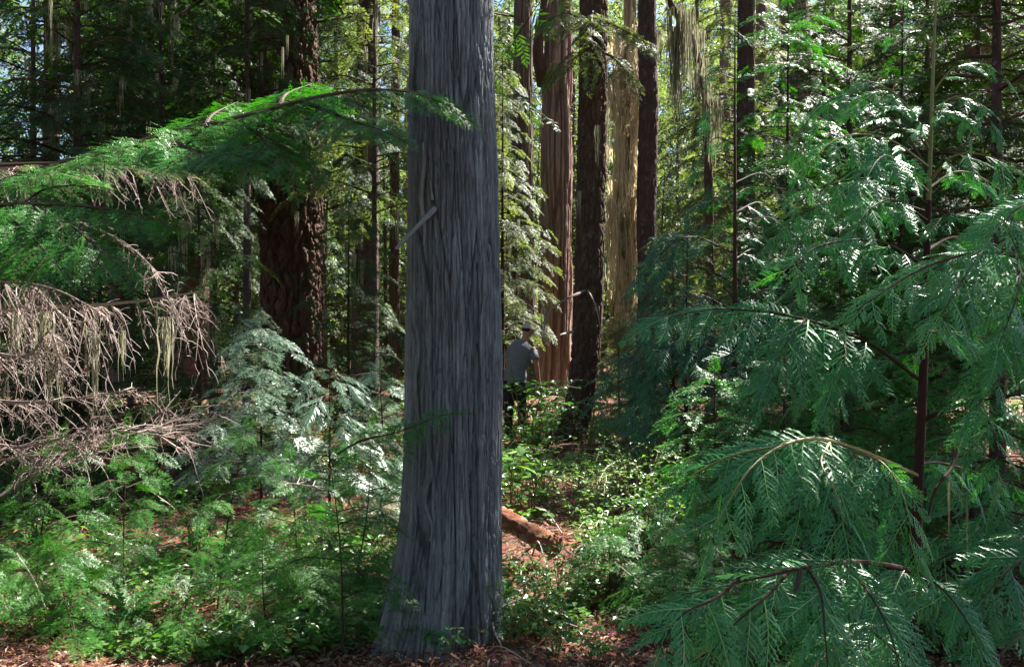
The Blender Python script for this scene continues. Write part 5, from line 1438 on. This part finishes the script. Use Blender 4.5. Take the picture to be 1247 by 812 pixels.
def person():
    Y = 13.0
    x = (627 - CX) / FPX * Y
    g = float(gz(x, Y)) + .02
    root = thing('person', (x, Y, g), 'hiker in grey t-shirt, dark trousers and tan cap leaning toward the ribbed cedar', 'person')
    root.scale = (.94, .94, .94)
    W = nrm([math.cos(R_(22)), -math.sin(R_(22)), 0])
    ax_ = np.array([(0, 0, .90), (.005, 0, .97), (.03, .01, 1.10), (.07, .03, 1.26), (.105, .05, 1.39), (.125, .06, 1.455), (.145, .07, 1.50)])
    shR = ax_[4] + W * .172 + [0, 0, .005]; shL = ax_[4] - W * .172 + [0, 0, .005]
    elR = np.array([.33, -.05, 1.13]); wrR = np.array([.375, .02, .89])
    elL = np.array([-.13, .22, 1.17]); wrL = np.array([-.02, .42, 1.06])
    hc = np.array([.20, .12, 1.665]); fw = nrm(np.array([.78, .60, -.15])); rt = nrm(np.cross(fw, [0, 0, 1])); upv = np.cross(rt, fw)
    hx = np.stack([fw, rt, upv])
    b = MB()
    rings(b, ax_, [(.16, .115), (.165, .12), (.145, .105), (.165, .12), (.18, .12), (.14, .085), (.065, .06)], W)
    rings(b, [ax_[5], ax_[6] + [.01, .01, .02], hc - upv * .05 - fw * .015], [(.07, .065), (.058, .06), (.055, .058)], W)
    ball(b, hc, (.095, .075, .115), hx)
    ball(b, hc + fw * .03 - upv * .055, (.065, .055, .055), hx)                       # jaw
    ball(b, hc + fw * .098 - upv * .02, (.020, .013, .024), hx)                       # nose
    ball(b, hc + fw * .083 - upv * .06, (.014, .024, .007), hx)                       # lips
    ball(b, hc + fw * .083 - upv * .074, (.013, .021, .008), hx)
    for sg in (1, -1):
        ball(b, hc + rt * sg * .076 - fw * .008 - upv * .012, (.018, .010, .032), hx) # ears
        ball(b, hc + fw * .078 + rt * sg * .032 + upv * .014, (.012, .02, .007), hx)  # brows
    for sh, el, wr, cv in ((shR, elR, wrR, np.array([.8, .5, .2])), (shL, elL, wrL, np.array([.3, -.1, -.6]))):
        rings(b, [sh, (sh + el) / 2, el, el * .6 + wr * .4, wr], [(.056, .056), (.05, .05), (.041, .041), (.041, .038), (.027, .022)], [0, 1, 0], 14)
        d = nrm(wr - el + [0, 0, -.05]); ac = nrm(np.cross(d, cv)); pn = np.cross(ac, d)
        rings(b, [wr, wr + d * .05, wr + d * .095], [(.027, .02), (.041, .017), (.040, .014)], ac, 12)
        for k in range(4):
            a0 = wr + d * .085 + ac * (k - 1.5) * .021
            Lf = (.072, .082, .076, .060)[k]
            sp = ac * (k - 1.5) * .004
            a1 = a0 + d * Lf * .45 + sp; a2 = a1 + nrm(d + pn * .55) * Lf * .32; a3 = a2 + nrm(d + pn * 1.2) * Lf * .25
            rings(b, [a0, a1, a2, a3], [(.0105, .0105), (.0098, .0098), (.009, .009), (.0075, .0075)], ac, 9, 3)
        a0 = wr + d * .03 - ac * .03; a1 = a0 - ac * .022 + d * .032; a2 = a1 + d * .032 + pn * .008
        rings(b, [a0, a1, a2], [(.014, .014), (.0115, .0115), (.009, .009)], pn, 9, 3)
    legs = []
    for sg in (1, -1):
        hip = ax_[0] + W * sg * .085; kn = np.array([sg * .10 + .01, .05, .50]); an = np.array([sg * .11, -.02, .10])
        legs.append((hip, kn, an))
        rings(b, [hip + [0, 0, .04], (hip + kn) / 2, kn, kn * .65 + an * .35 + [0, -.015, 0], an, an - [0, 0, .06]], [(.088, .09), (.078, .08), (.055, .058), (.056, .06), (.036, .04), (.04, .045)], W, 14)

    def part(name, me_, mat):
        me_.materials.clear(); me_.materials.append(MATS[mat])
        o = bpy.data.objects.new(name, me_); COL.objects.link(o); o.parent = root
        return o
    part('body', fused(b, 'body', .0065), 'skin')
    b = MB()
    sa = np.vstack([[(-.005, -.005, .855)], ax_])
    rings(b, sa, [(.192, .155), (.188, .15), (.184, .146), (.172, .135), (.186, .14), (.198, .14), (.16, .105), (.085, .08)], W, 26)
    for sh, el in ((shR, elR), (shL, elL)):
        rings(b, [sh - nrm(el - sh) * .01, sh * .55 + el * .45, sh * .3 + el * .7], [(.054, .058), (.066, .068), (.072, .076)], [0, 1, 0], 18)
    sm = fused(b, 'shirt', .011, 4)
    for v in sm.vertices:
        c = v.co
        v.co += v.normal * (.006 * math.sin(c.z * 30 + c.x * 22 - c.y * 9) + .005 * math.sin(c.z * 55 - c.x * 40) * max(0, 1.25 - c.z) * 2)
    part('shirt', sm, 'shirt_cloth')
    b = MB()
    rings(b, [ax_[0] - [0, 0, .05], ax_[0], ax_[2]], [(.165, .13), (.172, .135), (.155, .118)], W, 20)
    for hip, kn, an in legs:
        rings(b, [hip + [0, 0, .03], (hip + kn) / 2, kn, (kn + an) / 2, an + [0, 0, -.03]], [(.10, .105), (.094, .096), (.075, .078), (.07, .075), (.065, .072)], W, 16)
    tm = fused(b, 'trousers', .012, 3)
    for v in tm.vertices:
        c = v.co
        v.co += v.normal * .005 * math.sin(c.z * 42 + c.x * 30)
    part('trousers', tm, 'trouser_cloth')
    for hip, kn, an in legs:
        b = MB()
        toe = np.array([.10, .17, 0])
        rings(b, [an + [-.02, -.05, -.045], an + [0, 0, -.045], an + toe * .6 + [0, 0, -.055], an + toe + [0, 0, -.065]], [(.035, .04), (.048, .052), (.05, .042), (.035, .026)], [1, -.5, 0], 14)
        rings(b, [an + [0, -.01, .05], an + [0, -.01, -.05]], [(.052, .056), (.05, .055)], W, 14)
        part('boot', fused(b, 'boot', .009), 'boot_leather')
    # hair: cap of hair at the back of the head
    def dome(r, z0, z1, seg, mat, name, back=None, noise=0):
        V, Q = [], []
        rows_ = 10
        for i in range(rows_ + 1):
            ph = z0 + (z1 - z0) * i / rows_
            for k in range(seg):
                a = k / seg * 6.2832
                rad = r * math.cos(ph) * (1 + noise * math.sin(k * 5.3 + i * 2.1))
                loc = fw * math.cos(a) * rad * 1.12 + rt * math.sin(a) * rad * .93 + upv * r * 1.05 * math.sin(ph)
                V.append(hc + np.array([0, 0, .02]) + loc)
        for i in range(rows_):
            for k in range(seg):
                if back and math.cos((k + .5) / seg * 6.2832) > back(i / rows_): continue
                Q.append((i * seg + k, i * seg + (k + 1) % seg, (i + 1) * seg + (k + 1) % seg, (i + 1) * seg + k))
        mb = MB(); mb.add(V, Q=Q); mb.smooth = True
        m_ = mb.mesh(name, [mat])
        o = bpy.data.objects.new(name, m_); COL.objects.link(o); o.parent = root
        return o
    dome(.090, -.8, .5, 28, 'hair_dark', 'hair', back=lambda q: .05, noise=.02)
    cap = dome(.098, .02, 1.5, 28, 'cap_cloth', 'cap')
    V, Q = [], []
    for i in range(13):
        a = (i / 12 - .5) * 2.2
        for q, zz in ((.105, .03), (.14, .026), (.185, .012)):
            V.append(hc + fw * (math.cos(a) * q * 1.12 if q < .11 else math.cos(a) * q) + rt * math.sin(a) * .098 * (1 if q < .11 else .95) + upv * (zz + .012 - .02 * a * a * (q - .1) * 10))
    for i in range(12):
        for k in range(2):
            Q.append((i * 3 + k, i * 3 + k + 1, i * 3 + k + 4, i * 3 + k + 3))
    mb = MB(); mb.add(V, Q=Q); mb.add(np.array(V) - upv * .006, Q=Q); mb.smooth = True
    o = bpy.data.objects.new('brim', mb.mesh('brim', ['cap_cloth'])); COL.objects.link(o); o.parent = cap
    return root


person()
# ================================================================== LIGHT AND CAMERA
world = bpy.data.worlds.new('World')
scene.world = world
world.use_nodes = True
nt = world.node_tree
bg = nt.nodes['Background']
sky = nt.nodes.new('ShaderNodeTexSky')
sky.sky_type = 'NISHITA'
sky.sun_disc = False
sky.sun_elevation = SUN_EL
sky.sun_rotation = SUN_AZ
sky.air_density = 1.0
sky.dust_density = 0.6
nt.links.new(sky.outputs[0], bg.inputs['Color'])
bg.inputs['Strength'].default_value = 0.05
sl = bpy.data.lights.new('Sun', 'SUN')
sl.energy = 5.0
sl.angle = R_(0.53)
sl.color = (1.0, 0.95, 0.88)
so = bpy.data.objects.new('Sun', sl)
COL.objects.link(so)
so.rotation_euler = Vector(SUN).to_track_quat('Z', 'Y').to_euler()
so.location = (8, 6, 14)

cam = bpy.data.cameras.new('Camera')
cam.sensor_width = 36
cam.lens = 36 * FPX / 1247
cam.clip_end = 2000
cam.shift_y = -(CY - 406) / 1247
co = bpy.data.objects.new('Camera', cam)
COL.objects.link(co)
co.location = (0, 0, CAMZ)
co.rotation_euler = (R_(90), 0, 0)
scene.camera = co

vs = scene.view_settings
vs.view_transform = 'Standard'
vs.look = 'None'
vs.gamma = 1
vs.use_curve_mapping = False
vs.exposure = 2.4
c = scene.cycles
c.max_bounces = 7
c.diffuse_bounces = 4
c.glossy_bounces = 2
c.transmission_bounces = 4
c.transparent_max_bounces = 4
c.caustics_reflective = False
c.caustics_refractive = False
c.sample_clamp_indirect = 6
c.use_adaptive_sampling = True
c.adaptive_threshold = 0.015
c.use_denoising = True
c.denoiser = 'OPENIMAGEDENOISE'
print('TOTAL polys', sum(len(o.data.polygons) for o in scene.objects if o.type == 'MESH'), 'unique', sum(len(m.polygons) for m in bpy.data.meshes))
